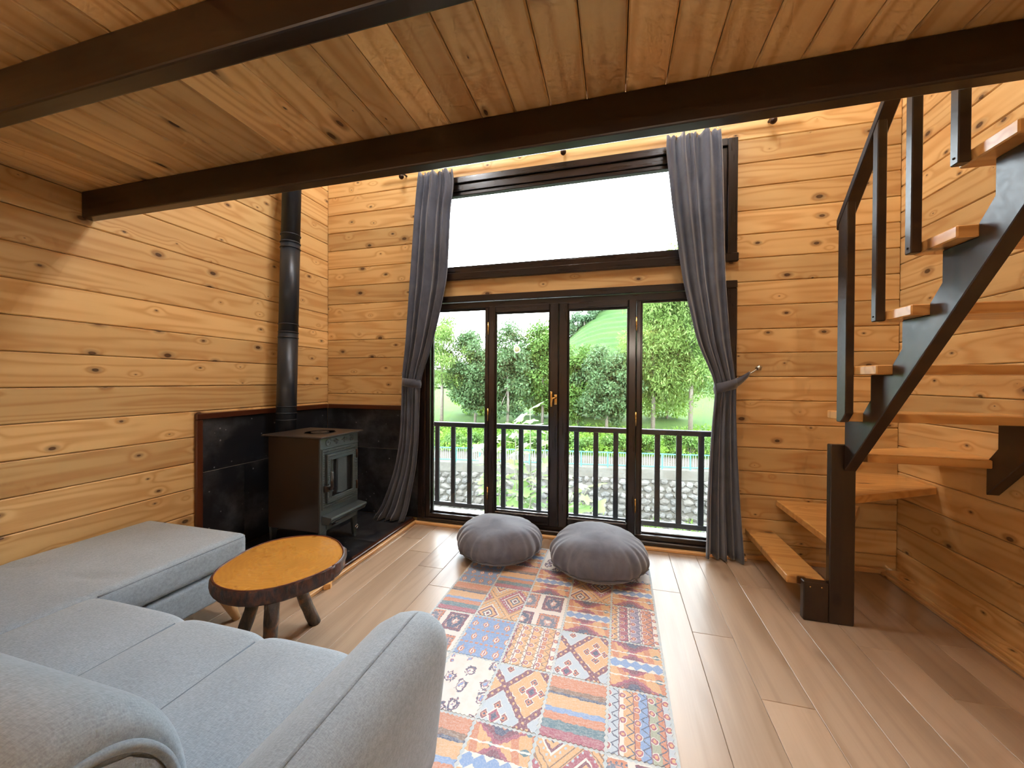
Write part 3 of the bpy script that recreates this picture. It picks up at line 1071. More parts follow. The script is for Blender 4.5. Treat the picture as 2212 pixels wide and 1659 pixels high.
# ash lip and drawer
lip = prism('ash_lip', [(.300, SX1), (.292, SX1 + .075), (.279, SX1 + .078), (.245, SX1 + .055), (.240, SX1)], 'y', SY0 + .012, SY1 + .004, IR, stove, .002)
mobj('beading', *studs(2.125, 2.470, .262, .2625, SX1 + .069, .0125, .004), IR, lip)
ad = piece('ash_drawer', (SX1, 2.15, .196), (SX1 + .006, 2.45, .236), 'yzx', IR, stove, .002)
prism('drawer_pull', [(.215, SX1 + .006), (.232, SX1 + .035), (.226, SX1 + .037), (.205, SX1 + .006)], 'y', 2.20, 2.235, M['steel_brown'], ad, .001)
for (lx, ly) in ((SX1 - .012, SY0 + .005), (SX1 - .012, SY1 - .005), (SX0 + .012, SY0 + .005), (SX0 + .012, SY1 - .005)):
    s = 1 if ly > 2.29 else -1
    prism('leg', [(ly - s * .055, SZ0 - .001), (ly, SZ0 - .001), (ly - s * .008, HZ + .001), (ly - s * .030, HZ + .001)], 'x', lx - .010, lx + .010, IR, stove, .001)
pts = [(SX1 + .004, 2.462 + .013 * math.cos(t), .105 + .013 * math.sin(t)) for t in np.linspace(0, 2 * PI, 13)]
tube('air_valve', pts, .0045, M['chrome'], stove, 8)

pipe = thing('stove_pipe', (-2.40, 2.347, .55), 'tall black flue pipe rising behind the wood stove', 'flue pipe')
def pp(z): return (-2.40, 2.347 + .028 * (z - .84), z)
tube('pipe_section', [pp(.62), pp(1.55)], .068, M['pipe'], pipe, 32)
tube('pipe_section', [pp(1.55), pp(2.25)], .0665, M['pipe'], pipe, 32)
tube('pipe_section', [pp(2.25), pp(4.3)], .065, M['pipe'], pipe, 32)
tube('elbow', [pp(.66), (-2.40, 2.345, .60), (-2.37, 2.345, .575), (SX0, 2.345, .57)], .064, M['pipe'], pipe, 24)
for z in (.90, .95, 1.0, 1.52, 1.56, 1.62, 2.20, 2.24, 2.30):
    tube('ring', [pp(z - .005), pp(z - .002), pp(z + .002), pp(z + .005)], [.067, .071, .071, .067], M['pipe'], pipe, 32)

# ------------------------------------------------------------------ staircase
st = thing('staircase', (1.2, 2.3, 0), 'open pine staircase with dark stringers winding up to the loft', 'staircase')
TT = 0.04
SD = M['stair_dark']


def tread(poly, ztop):
    return prism('tread', poly, 'z', ztop - TT, ztop, M['pine_t'], st, .004)


XE = 1.037
tread([(.866, 2.288), (1.036, 2.288), (1.036, 2.949), (.866, 2.949)], .20)
tread([(1.05, 2.30), (1.13, 2.30), (1.52, 2.949), (1.05, 2.949)], .41)
tread([(1.118, 2.31), (1.1436, 2.30), (1.719, 2.648), (1.719, 2.949), (1.45, 2.949)], .625)
tread([(1.040, 2.2845), (1.719, 2.262), (1.719, 2.66), (1.12, 2.375), (1.062, 2.345)], .848)
flight = []
for i in range(5):
    yn = 2.101 - .189 * i
    zt = 1.062 + .2125 * i
    flight.append((yn, zt))
    tread([(XE, yn), (1.719, yn), (1.719, yn + .187), (XE, yn + .187)], zt)
# sawtooth stringers
def stringer(x0, x1, yend, zlo, first):
    """profile in (y, z); teeth carry treads from index `first` (-1 = winder landing on the wall side)"""
    top = []
    if first == -1:
        top += [(yend, .806), (2.285, .806), (2.285, .848), (2.24, .905), (2.24, 1.022)]
    else:
        top += [(yend, 1.022)]
    for i, (yn, zt) in enumerate(flight):
        top += [(yn, zt - TT), (yn, zt)]
        if i < 4:
            top += [(yn - .052, zt + .062), (yn - .052, zt + .2125 - TT)]
    slope = 1.10
    ye = 1.328
    top += [(ye, flight[-1][1] + .02)]
    low = [(ye, zlo + (yend - ye) * slope), (yend, zlo)]
    prism('stringer', top + low, 'x', x0, x1, SD, st, .003)
stringer(1.09, 1.14, 2.242, .765, 0)
stringer(1.67, 1.7195, 2.294, .68, -1)
piece('newel_post', (1.036, 2.246, 0.0), (1.142, 2.284, .893), 'zxy', SD, st, .004)
piece('newel_block', (.926, 2.246, 0.0), (1.0355, 2.284, .197), 'zxy', SD, st, .004)
for (xx, zz) in ((.955, .172), (1.005, .174)):
    tube('screw', [(xx, 2.247, zz), (xx, 2.2445, zz)], .004, M['brass'], st, 8)
BX0, BX1 = 1.004, 1.0365
def rail_z(y): return 1.93 + (2.14 - y) * 1.135
prism('newel_post', [(2.062, 1.060), (2.10, 1.018), (2.134, 1.018), (2.134, rail_z(2.134)), (2.062, rail_z(2.062))], 'x', BX0, BX1, SD, st, .003)
for (y0, y1, zb) in ((1.858, 1.890, 1.447), (1.674, 1.706, 1.660), (1.484, 1.516, 1.873)):
    b = prism('baluster', [(y0, zb), (y1, zb), (y1, rail_z(y1)), (y0, rail_z(y0))], 'x', BX0, BX1, SD, st, .003)
    tube('screw', [(BX0 + .001, (y0 + y1) / 2, zb + .02), (BX0 - .002, (y0 + y1) / 2, zb + .02)], .0035, M['screw'], b, 8)
ye = 1.10
prism('handrail', [(2.152, rail_z(2.152)), (ye, rail_z(ye)), (ye, rail_z(ye) + .05), (2.152, rail_z(2.152) + .05)], 'x', BX0 - .0005, 1.057, SD, st, .004)

# ------------------------------------------------------------------ corner sofa
sofa = thing('corner_sofa', (-1.5, .75, 0), 'light grey fabric corner sofa with chaise along the left wall', 'sofa')
SF = M['sofa']


def chaise_fn(P):
    top = P[:, 2] > .395
    crease = 0.010 * np.exp(-((P[:, 1] - (.98 + .25 * (P[:, 0] + 2.2))) / .018) ** 2) * np.exp(-((P[:, 0] + 2.02) / .12) ** 2)
    crease += 0.012 * np.exp(-((P[:, 1] - (1.02 + .25 * (P[:, 0] + 2.4))) / .02) ** 2) * np.exp(-((P[:, 0] + 2.42) / .10) ** 2)
    puff = .006 * np.sin(np.clip((P[:, 0] + 2.53) / .70, 0, 1) * PI) * np.sin(np.clip((P[:, 1] - .2) / 1.35, 0, 1) * PI)
    Q = P.copy()
    Q[:, 2] += np.where(top, puff - crease, 0)
    return Q


ch = rounded('chaise_cushion', (-2.535, -.02, .272), (-1.832, 1.558, .412), .035, (22, 60, 2), SF, sofa, chaise_fn)
tube('piping', [(-1.838, y, .395) for y in np.linspace(.96, 1.53, 12)] + [(-1.845, 1.545, .395), (-1.865, 1.552, .396)], .0035, M['piping'], ch, 8)
rounded('chaise_base', (-2.52, .0, .128), (-1.842, 1.53, .264), .018, (3, 6, 1), SF, sofa)


def leg(p0, p1, r0, r1):
    tube('leg', [p0, p1], [r0, r1], M['beech'], sofa, 20)


leg((-1.862, 1.448, .14), (-1.822, 1.488, .002), .030, .016)
leg((-2.44, 1.43, .13), (-2.50, 1.50, .002), .028, .015)
leg((-.62, .86, .13), (-.58, .93, .002), .028, .015)
leg((-.62, .05, .13), (-.58, -.02, .002), .028, .015)
leg((-2.44, .06, .13), (-2.50, .0, .002), .028, .015)
SEAMS = (-1.832, -1.36, -1.035, -.705)


def seat_fn(P):
    Q = P.copy()
    h = np.zeros(len(P)); fr = np.zeros(len(P))
    for a, b in zip(SEAMS[:-1], SEAMS[1:]):
        t = (P[:, 0] - a) / (b - a)
        inn = (t >= 0) & (t <= 1)
        tt = np.clip(t, 0, 1)
        bul = (1 - (2 * tt - 1) ** 6)
        h = np.where(inn, bul, h)
    top = np.clip((P[:, 2] - .33) / .08, 0, 1)
    frn = np.clip((P[:, 1] - .85) / .1, 0, 1)
    Q[:, 2] += top * (h * .011 - .008)
    Q[:, 1] += frn * (h * .010 - .006)
    Q[:, 2] += top * .012 * np.clip((.8 - P[:, 1]) / .5, -.4, 0)
    return Q


seat = rounded('seat_cushion', (-1.830, .25, .272), (-.690, .950, .425), .045, (90, 14, 2), SF, sofa, seat_fn)
for xs in SEAMS[1:3]:
    pts = [(xs, y, .4165) for y in np.linspace(.45, .90, 8)]
    tube('stitching', pts, .0022, M['seam'], seat, 6)
tube('stitching', [(-.712, y, .4165) for y in np.linspace(.45, .90, 8)], .003, M['seam'], seat, 6)
tube('stitching', [(-1.72, y, .4275 - .002) for y in np.linspace(.45, .86, 8)], .0016, M['seam'], seat, 6)
rounded('seat_base', (-1.838, .02, .128), (-.62, .925, .266), .018, (3, 3, 1), SF, sofa)

# flared arm: section in (x, z) lofted along y, front end rounded over
sec = np.array([(-.665, .135), (-.685, .25), (-.695, .40), (-.672, .468), (-.630, .525), (-.580, .557), (-.545, .567), (-.520, .569),
                (-.495, .567), (-.468, .553), (-.447, .527), (-.438, .488), (-.441, .44), (-.452, .34), (-.466, .23), (-.478, .135)])
ys = [-.06, .0, .1, .2, .3, .4, .5, .6, .7, .78, .85, .90, .93, .955, .972, .983, .989]
V, F = [], []
cen = np.array([-.565, .33])
for y in ys:
    t = np.clip((y - .90) / .09, 0, 1)
    s = math.sqrt(max(0, 1 - t ** 2)) if t > 0 else 1.0
    k = 1 - .10 * (1 - s)
    for p in sec:
        q = cen + (p - cen) * np.array([1 - .14 * (1 - s), 1 - .20 * (1 - s) if p[1] > .33 else 1.0])
        V.append((q[0], y, q[1]))
n = len(sec)
for i in range(len(ys) - 1):
    for k in range(n):
        a, b = i * n + k, i * n + (k + 1) % n
        F.append((a, b, b + n, a + n))
F.append(tuple(range(n))); F.append(tuple((len(ys) - 1) * n + k for k in range(n))[::-1])
arm = mobj('armrest', V, [f[::-1] for f in F], SF, sofa, True)
sm = [(-.520, y, .5695) for y in np.linspace(-.05, .90, 20)] + [(-.5215, .93, .566), (-.523, .955, .556), (-.526, .975, .538), (-.530, .986, .51), (-.536, .990, .47), (-.545, .990, .25)]
tube('piping', sm, .0035, M['piping'], arm, 8)

# back roll
bp = [(.47, .26), (.488, .40), (.492, .52), (.480, .61), (.452, .675), (.410, .722), (.360, .744), (.300, .744), (.245, .722), (.20, .67), (.165, .58), (.13, .40), (.11, .26)]
xs_ = [-2.50, -2.48, -2.44, -2.3, -2.0, -1.7, -1.4, -1.1, -.9, -.80, -.74, -.712, -.692, -.682, -.676]
V, F = [], []
c2 = np.array([.31, .45])
for x_ in xs_:
    t = np.clip((x_ + .74) / .064, 0, 1)
    s = 1 - .17 * (1 - math.sqrt(max(0, 1 - t ** 2)))
    t2 = np.clip((-2.44 - x_) / .06, 0, 1)
    s *= 1 - .17 * (1 - math.sqrt(max(0, 1 - t2 ** 2)))
    for p in bp:
        q = c2 + (np.array(p) - c2) * s
        V.append((x_, q[0], q[1]))
n = len(bp)
for i in range(len(xs_) - 1):
    for k in range(n):
        a, b = i * n + k, i * n + (k + 1) % n
        F.append((a, a + n, b + n, b))
F.append(tuple(range(n))); F.append(tuple((len(xs_) - 1) * n + k for k in range(n))[::-1])
back = mobj('backrest', V, [f[::-1] for f in F], SF, sofa, True)
sb = back.modifiers.new('smooth', 'SUBSURF'); sb.levels = 2; sb.render_levels = 2
pts = [(-.676, *(c2 + (np.array(p) - c2) * .80)) for p in bp]
dense = []
Pn = [np.array(p) for p in [pts[0]] + pts + [pts[-1]]]
for i in range(1, len(Pn) - 2):
    for t in np.linspace(0, 1, 6, endpoint=False):
        p0_, p1_, p2_, p3_ = Pn[i - 1:i + 3]
        dense.append(tuple(.5 * ((2 * p1_) + (-p0_ + p2_) * t + (2 * p0_ - 5 * p1_ + 4 * p2_ - p3_) * t * t + (-p0_ + 3 * p1_ - 3 * p2_ + p3_) * t ** 3)))
tube('piping', dense + [pts[-1]], .0075, M['piping'], back, 10)
V = [(-.672, *(c2 + (np.array(p) - c2) * .76)) for p in bp] + [(-.662, *c2)]
mobj('end_panel', V, [(i, (i + 1) % n, n) for i in range(n)], SF, back, True)

# ------------------------------------------------------------------ tree-slice table
tb = thing('slice_table', (-1.39, 1.345, 0), 'low side table made from a bark edged tree slice on branch legs', 'table')
TC = np.array([-1.385, 1.345])
TZ, TH = .42, .058
prng = np.random.default_rng(3)
th = np.linspace(0, 2 * PI, 72, endpoint=False)
rad = .252 + .010 * np.cos(2 * (th - 2.0)) + .006 * np.sin(3 * th + 1) + .0035 * np.sin(5 * th + .5)
jag = prng.normal(0, .003, 72)
def circ(r, z): return [(TC[0] + r[i] * math.cos(th[i]), TC[1] + r[i] * math.sin(th[i]), z) for i in range(72)]
top = circ(rad - .010, TZ)
V = [(TC[0], TC[1], TZ)] + circ((rad - .010) * .5, TZ) + top
F = [(0, 1 + i, 1 + (i + 1) % 72) for i in range(72)] + [(1 + i, 73 + i, 73 + (i + 1) % 72, 1 + (i + 1) % 72) for i in range(72)]
V += circ(rad - .012, TZ - TH); F += [(73 + i, 145 + i, 145 + (i + 1) % 72, 73 + (i + 1) % 72) for i in range(72)]
F += [tuple(145 + i for i in range(72))[::-1]]
tt = mobj('tabletop', V, F, M['slice'], tb, False, origin=(TC[0], TC[1], TZ))
rows = [(-.0095, .001), (-.003, .0005), (.0005, -.006), (.002 , -.02), (.003, -.035), (.0, -.05), (-.006, -.058), (-.014, -.0585)]
V = []
for j, (dr_, dz) in enumerate(rows):
    jj = jag if 2 <= j <= 5 else jag * .3
    gro = np.where(np.sin(th * 31 + 3 * np.sin(th * 5)) > .55, -.004, 0) if 2 <= j <= 5 else 0
    V += circ(rad + dr_ + jj + gro, TZ + dz)
F = [(j * 72 + i, (j + 1) * 72 + i, (j + 1) * 72 + (i + 1) % 72, j * 72 + (i + 1) % 72) for j in range(len(rows) - 1) for i in range(72)]
mobj('bark_edge', V, [f[::-1] for f in F], M['bark'], tt, True)
V, F = tube_geo([p for p in circ(rad - .007, TZ + .0005)] + [circ(rad - .007, TZ + .0005)[0]], .0035, 6)
mobj('rim', V, F, M['bark_rim'], tt, True)
for (a, rt, rb, bend) in ((1.75, .08, .225, .012), (-1.15, .10, .16, .0), (3.5, .10, .21, -.02)):
    p0 = np.array([TC[0] + rt * math.cos(a), TC[1] + rt * math.sin(a), TZ - TH + .004])
    p1 = np.array([TC[0] + rb * math.cos(a), TC[1] + rb * math.sin(a), .003])
    side = np.array([-math.sin(a), math.cos(a), 0])
    pts = [p0 * (1 - t) + p1 * t + side * bend * math.sin(t * PI) * 1.5 + np.array([0, 0, 0]) for t in np.linspace(0, 1, 9)]
    tube('leg', pts, [.028, .027, .027, .026, .026, .0265, .026, .027, .0265], M['bark_leg'], tb, 16,
         wob=lambda i, k: 1 + .04 * math.sin(k * 2.1 + i) + .03 * math.sin(i * 2.7))
wd = prism('wood_offcut', [(-1.60, 1.82), (-1.572, 1.845), (-1.585, 1.875), (-1.602, 1.875)], 'z', .0005, .03, M['pine_t'], None, .001)
tag(wd, 'small pine offcut lying by the hearth edging behind the table', 'wood block')

# ------------------------------------------------------------------ rug
rugr = thing('patchwork_rug', (-.35, 1.6, 0), 'multicoloured patchwork rug with printed oriental squares on the floor', 'rug')
RA = -0.012
def rp(x, y, z):   # rug coordinates to the room
    dx, dy = x + .35, y - 1.85
    return (-.35 + dx * math.cos(RA) - dy * math.sin(RA), 1.85 + dx * math.sin(RA) + dy * math.cos(RA), z)
RX = [-.905, -.683, -.460, -.240, -.015, .205]
RYS = [2.676, 2.393, 2.11, 1.827, 1.544, 1.261, .978, .695]
g_ = G('rug_ground')
x_, y_, z_ = g_.obj()
M['rugbase'] = g_.done(g_.mix(g_.noise(g_.vec(x_, y_, z_), 60.0, 2.0).step(.3, .7), hexc('d9dfe2'), hexc('c3d2dc')), .95, spec=.1)
c0 = [rp(RX[0] - .006, .62, 0), rp(RX[-1] + .006, .62, 0), rp(RX[-1] + .006, 2.69, 0), rp(RX[0] - .006, 2.69, 0)]
mobj('backing', [(p[0], p[1], .001) for p in c0] + [(p[0], p[1], .0065) for p in c0],
     [(3, 2, 1, 0), (4, 5, 6, 7), (0, 1, 5, 4), (1, 2, 6, 5), (2, 3, 7, 6), (3, 0, 4, 7)], M['rugbase'], rugr)
RUG = {k: rug(k) for k in ('stripes', 'medallion', 'diamonds', 'lattice', 'bands', 'bluebands', 'tanbands', 'leaves', 'fish', 'squares')}
LAY = [['diamonds', 'leaves', 'stripes', 'squares', 'fish', 'stripes', 'leaves'],
       ['medallion', 'stripes', 'diamonds', 'leaves', 'fish', 'stripes', 'squares'],
       ['fish', 'medallion', 'squares', 'tanbands', 'lattice', 'medallion', 'stripes'],
       ['medallion', 'diamonds', 'medallion', 'lattice', 'stripes', 'diamonds', 'fish'],
       ['fish', 'medallion', 'bands', 'medallion', 'bluebands', 'squares', 'lattice']]
for c in range(5):
    for r in range(7):
        x0, x1, y1, y0 = RX[c] + .003, RX[c + 1] - .003, RYS[r] - .003, RYS[r + 1] + .003
        NT, d = 13, .0055
        ring_ = []
        for (a, b, nx, ny) in (((x0, y0), (x1, y0), 0, 1), ((x1, y0), (x1, y1), -1, 0), ((x1, y1), (x0, y1), 0, -1), ((x0, y1), (x0, y0), 1, 0)):
            for i in range(NT * 2):
                t = i / (NT * 2)
                e = d if i % 2 else 0
                ring_.append((a[0] + (b[0] - a[0]) * t + nx * e, a[1] + (b[1] - a[1]) * t + ny * e))
        V = [rp(px_, py_, .0078) for px_, py_ in ring_]
        U = [((px_ - x0) / (x1 - x0), (py_ - y0) / (y1 - y0)) for px_, py_ in ring_]
        cx_, cy_ = (x0 + x1) / 2, (y0 + y1) / 2
        V.append(rp(cx_, cy_, .0078)); U.append((.5, .5))
        m = len(ring_)
        V += [rp(px_, py_, .0062) for px_, py_ in ring_]; U += U[:m]
        F = [(i, (i + 1) % m, m) for i in range(m)] + [(i, m + 1 + i, m + 1 + (i + 1) % m, (i + 1) % m) for i in range(m)]
        mobj('patch', V, F, RUG[LAY[c][r]], rugr, False, uvs=U)

# ------------------------------------------------------------------ floor cushions
def pouf(c, R, H, seed, label, tilt):
    t = thing('floor_cushion', (c[0], c[1], .008), label, 'cushion', 'round floor cushions')
    pr = np.random.default_rng(seed)
    n, prof = 120, []
    zs = [(.0, 0.0), (.55, .0), (.74, .008), (.86, .03), (.95, .068), (.99, .10), (1.0, .125), (.985, .16), (.94, .20), (.86, .238), (.74, .268), (.58, .288), (.38, .298), (.18, .302), (.03, .303)]
    prof = [(max(r, .003) * R, z / .303 * H) for r, z in zs]
    ph = pr.uniform(0, 6.28, 8)
    def fn(P):
        dx, dy, z = P[:, 0] - c[0], P[:, 1] - c[1], P[:, 2] - .008
        r = np.hypot(dx, dy); a = np.arctan2(dy, dx)
        rr = r / R
        out = 1 + .018 * np.sin(2 * a + ph[0]) + .012 * np.sin(3 * a + ph[1])
        wr = (np.sin(23 * a + ph[2] + 1.5 * np.sin(3 * a + ph[3])) * .5 + np.sin(37 * a + ph[4]) * .25 + np.sin(11 * a + ph[5] + np.sin(4 * a)) * .5) * .0105 * np.clip((rr - .58) / .28, 0, 1) * (z > .03)
        out = out + wr / R
        zz = z * (1 + tilt[0] * dx / R + tilt[1] * dy / R) + .012 * np.sin(2 * a + ph[5]) * rr * (z / H) + .007 * np.sin(4 * dx / R + ph[6]) * np.cos(5 * dy / R + ph[7]) * (z > .15)
        zz = np.where(z < .002, 0.0, zz)
        return np.stack([c[0] + dx * out, c[1] + dy * out, .008 + zz], 1)
    b = lathe('cover', prof, (c[0], c[1], .008), M['cushion'], t, n, fn)
    s = b.modifiers.new('smooth', 'SUBSURF'); s.levels = 1; s.render_levels = 1
    pts = fn(np.array([(c[0] + R * .998 * math.cos(a), c[1] + R * .998 * math.sin(a), .008 + .075 / .303 * H) for a in np.linspace(0, 2 * PI, 73)]))
    pts[:, 0] = c[0] + (pts[:, 0] - c[0]) * .972; pts[:, 1] = c[1] + (pts[:, 1] - c[1]) * .972
    tube('seam', list(pts), .0035, M['cushion'], t, 6)


pouf((-.775, 2.555), .300, .215, 1, 'round grey velvet floor cushion nearer the stove', (.0, .02))
pouf((-.100, 2.500), .300, .235, 2, 'round grey velvet floor cushion nearer the stairs', (.0, .05))

# ------------------------------------------------------------------ curtains
def curtain(name, keys, label, seed, ph):
    t = thing(name, (keys[-1][1], 2.86, keys[-1][0]), label, 'curtain', 'tied back curtains')
    pr = np.random.default_rng(seed)
    Z = np.array([k[0] for k in keys])[::-1]
    A = np.array([k[1] for k in keys])[::-1]
    B = np.array([k[2] for k in keys])[::-1]
    Y = np.array([k[3] for k in keys])[::-1]
    D = np.array([k[4] for k in keys])[::-1]
    zt, zb = keys[0][0], keys[-1][0]
    nv, nu = 90, 150
    z = zt + (zb - zt) * np.linspace(0, 1, nv)
    def ip(a):
        # smooth interpolation through the keys
        r = np.interp(z, Z, a)
        for _ in range(6):
            r[1:-1] = .25 * r[:-2] + .5 * r[1:-1] + .25 * r[2:]
        return r
    a, b, yc, dep = ip(A), ip(B), ip(Y), ip(D)
    u = np.linspace(0, 1, nu)
    V = []
    for j in range(nv):
        w = (z[j] - zb) / (zt - zb)
        f = u + .022 * np.sin(2 * PI * (1.5 * u + ph + .25 * w))
        fold = np.cos(2 * PI * (4.6 * f + ph)) * .60 + np.cos(2 * PI * (2.4 * f + ph * 2 + .35 * w)) * .45  + (w > .9) * (w - .9) * 3 * np.cos(2 * PI * (11 * f + ph))
        x = a[j] + (b[j] - a[j]) * (u + .010 * np.sin(2 * PI * (4.6 * f + ph)))
        y = yc[j] + dep[j] * fold * .5
        zz = np.full(nu, z[j])
        if j == 0: zz = zz + .010 * np.cos(2 * PI * 7 * f)
        if j >= nv - 2: zz = zz + .008 * np.sin(2 * PI * 2 * u + ph)
        V.append(np.stack([x, y, zz], 1))
    V = np.concatenate(V)
    F = [(j * nu + i, j * nu + i + 1, (j + 1) * nu + i + 1, (j + 1) * nu + i) for j in range(nv - 1) for i in range(nu - 1)]
    o = mobj('cloth', V, F, M['curtain'], t, True)
    s = o.modifiers.new('thick', 'SOLIDIFY'); s.thickness = .003
    # gathered heading tape and hooks
    hd = []
    for i in range(8):
        xx = a[0] + (b[0] - a[0]) * (i + .5) / 8
        p = [(xx, yc[0] + .004, zt - .03), (xx, yc[0] + .01, zt + .02), (xx, yc[0] + .018, zt + .045), (xx, yc[0] + .0, zt + .052)]
        tube('hook', p, .0025, M['brass'], t, 6)
    return t


kR = [(2.905, .333, .680, 2.862, .050), (2.85, .325, .688, 2.86, .055), (2.4, .372, .700, 2.86, .06), (1.91, .440, .712, 2.86, .065), (1.47, .536, .742, 2.86, .07),
      (1.27, .620, .765, 2.86, .075), (1.18, .655, .778, 2.86, .075), (1.09, .645, .775, 2.86, .075), (.78, .622, .785, 2.862, .08), (.4, .606, .806, 2.862, .085), (.012, .598, .832, 2.85, .09)]
cr = curtain('curtain', kR, 'charcoal velvet curtain tied back on the stair side of the window', 5, .18)
kL = [(2.905, -1.563, -1.285, 2.862, .050), (2.82, -1.575, -1.262, 2.86, .055), (2.6, -1.597, -1.298, 2.86, .06), (2.04, -1.637, -1.323, 2.86, .065), (1.75, -1.658, -1.385, 2.86, .07), (1.475, -1.680, -1.457, 2.86, .07),
      (1.27, -1.705, -1.535, 2.86, .07), (1.18, -1.714, -1.56, 2.86, .07), (1.09, -1.712, -1.562, 2.86, .07), (.7, -1.727, -1.568, 2.855, .075), (.45, -1.775, -1.59, 2.85, .08), (.29, -1.827, -1.618, 2.835, .085), (.12, -1.89, -1.64, 2.82, .095), (.042, -1.945, -1.662, 2.795, .10)]
cl = curtain('curtain', kL, 'charcoal velvet curtain tied back beside the stove and pooling on the hearth', 6, .61)


def band(parent, cx, z, rx, ry, hook, sgn, tilt):
    """cloth tie round the gathered curtain with its tail up to a wall hook"""
    n, V, F = 40, [], []
    for i in range(n):
        a = 2 * PI * i / n
        xx, yy = cx + rx * math.cos(a), 2.86 + ry * math.sin(a)
        zz = z + tilt * math.cos(a) * sgn
        for dz in (-.034, 0.0, .034):
            V.append((xx * 1.0 + .004 * (dz == 0) * math.cos(a), yy + .004 * (dz == 0) * math.sin(a), zz + dz))
    for i in range(n):
        j = (i + 1) % n
        for k in range(2):
            F.append((i * 3 + k, j * 3 + k, j * 3 + k + 1, i * 3 + k + 1))
    o = mobj('tieback', V, F, M['curtain'], parent, True)
    s = o.modifiers.new('thick', 'SOLIDIFY'); s.thickness = .006
    for yy0, nm in ((2.86 - ry * .9, 'a'), (2.86 + ry * .7, 'b')):
        P0 = np.array([cx + sgn * rx * .35, yy0, z + tilt * .4]); P1 = np.array(hook)
        V, F = [], []
        for i in range(10):
            t = i / 9
            p = P0 * (1 - t) + P1 * t
            hh = .034 * (1 - .55 * t)
            sag = -.012 * math.sin(PI * t)
            V += [(p[0], p[1], p[2] - hh + sag), (p[0], p[1] - .005, p[2] + sag), (p[0], p[1], p[2] + hh + sag)]
        F = [(i * 3 + k, i * 3 + 3 + k, i * 3 + 4 + k, i * 3 + 1 + k) for i in range(9) for k in range(2)]
        o = mobj('tieback', V, F, M['curtain'], parent, True)
        s = o.modifiers.new('thick', 'SOLIDIFY'); s.thickness = .006


band(cr, .716, 1.175, .070, .055, (.872, 2.895, 1.262), 1, .02)
band(cl, -1.637, 1.182, .082, .055, (-1.745, 2.905, 1.225), -1, .01)


def tiehook(c, sgn, label):
    h = thing('curtain_hook', c, label, 'hook', 'curtain tieback hooks')
    x, y, z = c
    tube('arm', [(x, YB, z), (x, y - .02, z - .002), (x - sgn * .012, y - .03, z - .012), (x - sgn * .045, y - .03, z - .035), (x - sgn * .07, y - .025, z - .04)], [.006, .005, .005, .005, .004], M['silver'], h, 10)
    prof = [(.002, -.016), (.010, -.014), (.016, -.006), (.018, .002), (.013, .010), (.006, .015), (.002, .016)]
    def fn(P):
        d = P - np.array([x, y - .035, z])
        a = np.arctan2(d[:, 1], d[:, 0])
        k = 1 + .14 * np.sin(5 * a)
        # turn the knob towards the room
        return np.stack([x + d[:, 0] * k, y - .035 - d[:, 2], z + d[:, 1] * k], 1)
    lathe('knob', prof, (x, y - .035, z), M['silver'], h, 30, fn)


tiehook((.925, 2.93, 1.297), 1, 'silver flower knob hook on the wall holding the stair side curtain')
tiehook((-1.735, 2.93, 1.262), -1, 'silver flower knob hook behind the curtain beside the stove')

rod = thing('curtain_rod', (-.4, 2.87, 2.93), 'dark curtain rod on three knobbed brackets over the window', 'curtain rod')
tube('rod', [(-1.93, 2.87, 2.972), (1.13, 2.87, 2.972)], .014, M['bronze'], rod, 16)
for xb in (-1.742, -.386, .985):
    tube('bracket', [(xb, YB, 2.955), (xb, 2.90, 2.95), (xb, 2.87, 2.95)], .008, M['bronze'], rod, 10)
    pr_ = [(.003, -.024), (.012, -.021), (.020, -.012), (.022, 0), (.018, .010), (.010, .016), (.009, .03)]
    lathe('bracket_knob', pr_, (xb, 2.865, 2.912), M['bronze'], rod, 20)

OUT = 0.34


def oc(h, k=None):
    return tuple(a * (OUT if k is None else k) for a in hexc(h))

# ------------------------------------------------------------------ outside: balcony
bal = thing('balcony_railing', (-.45, 3.30, 0), 'black metal balcony railing with flat bars outside the glazed door', 'railing')
RM = M['railmetal']
piece('top_rail', (-2.05, 3.28, .772), (1.30, 3.325, .815), 'xyz', RM, bal, .004)
piece('bottom_rail', (-2.05, 3.288, .028), (1.30, 3.318, .068), 'xyz', RM, bal, .003)
for i in range(18):
    x = -1.942 + .1625 * i
    if x < 1.25:
        piece('baluster', (x - .021, 3.292, .068), (x + .021, 3.314, .772), 'zxy', RM, bal, .002)
for x in (-2.03, 1.28):
    piece('post', (x - .03, 3.275, -.12), (x + .03, 3.331, .83), 'zxy', RM, bal, .004)
g_ = G('deck_stone')
x_, y_, z_ = g_.obj()
M['deck'] = g_.done(g_.mix(g_.noise(g_.vec(x_, y_, z_), 25.0, 3.0), oc('b9b6ac'), oc('d6d2c6')), .8)
o = struct('balcony_slab', (-2.2, YB + .1, -.16), (1.5, 3.38, -.015), M['deck'], 'narrow pale balcony slab outside the door')

# ------------------------------------------------------------------ outside: ground
M['soil'] = ground('near_bank_grass', oc('6f8a3a', .17), oc('54702c', .17), oc('8a8a4a', .17), .8)
M['gravel'] = ground('stream_gravel', oc('8d8a80'), oc('6f6c64'), oc('a9a494'), 1.5)
M['meadow'] = ground('meadow_grass', oc('7fae35', .17), oc('679a2b', .17), oc('8cb945', .17), .5)
M['hill'] = ground('tea_hill', oc('6f9e46', .17), oc('578a3a', .17), oc('86ad57', .17), .25)
M['path'] = ground('pale_path', oc('b7aa9c', .13), oc('a39684', .13), oc('8f9a62', .13), .5)


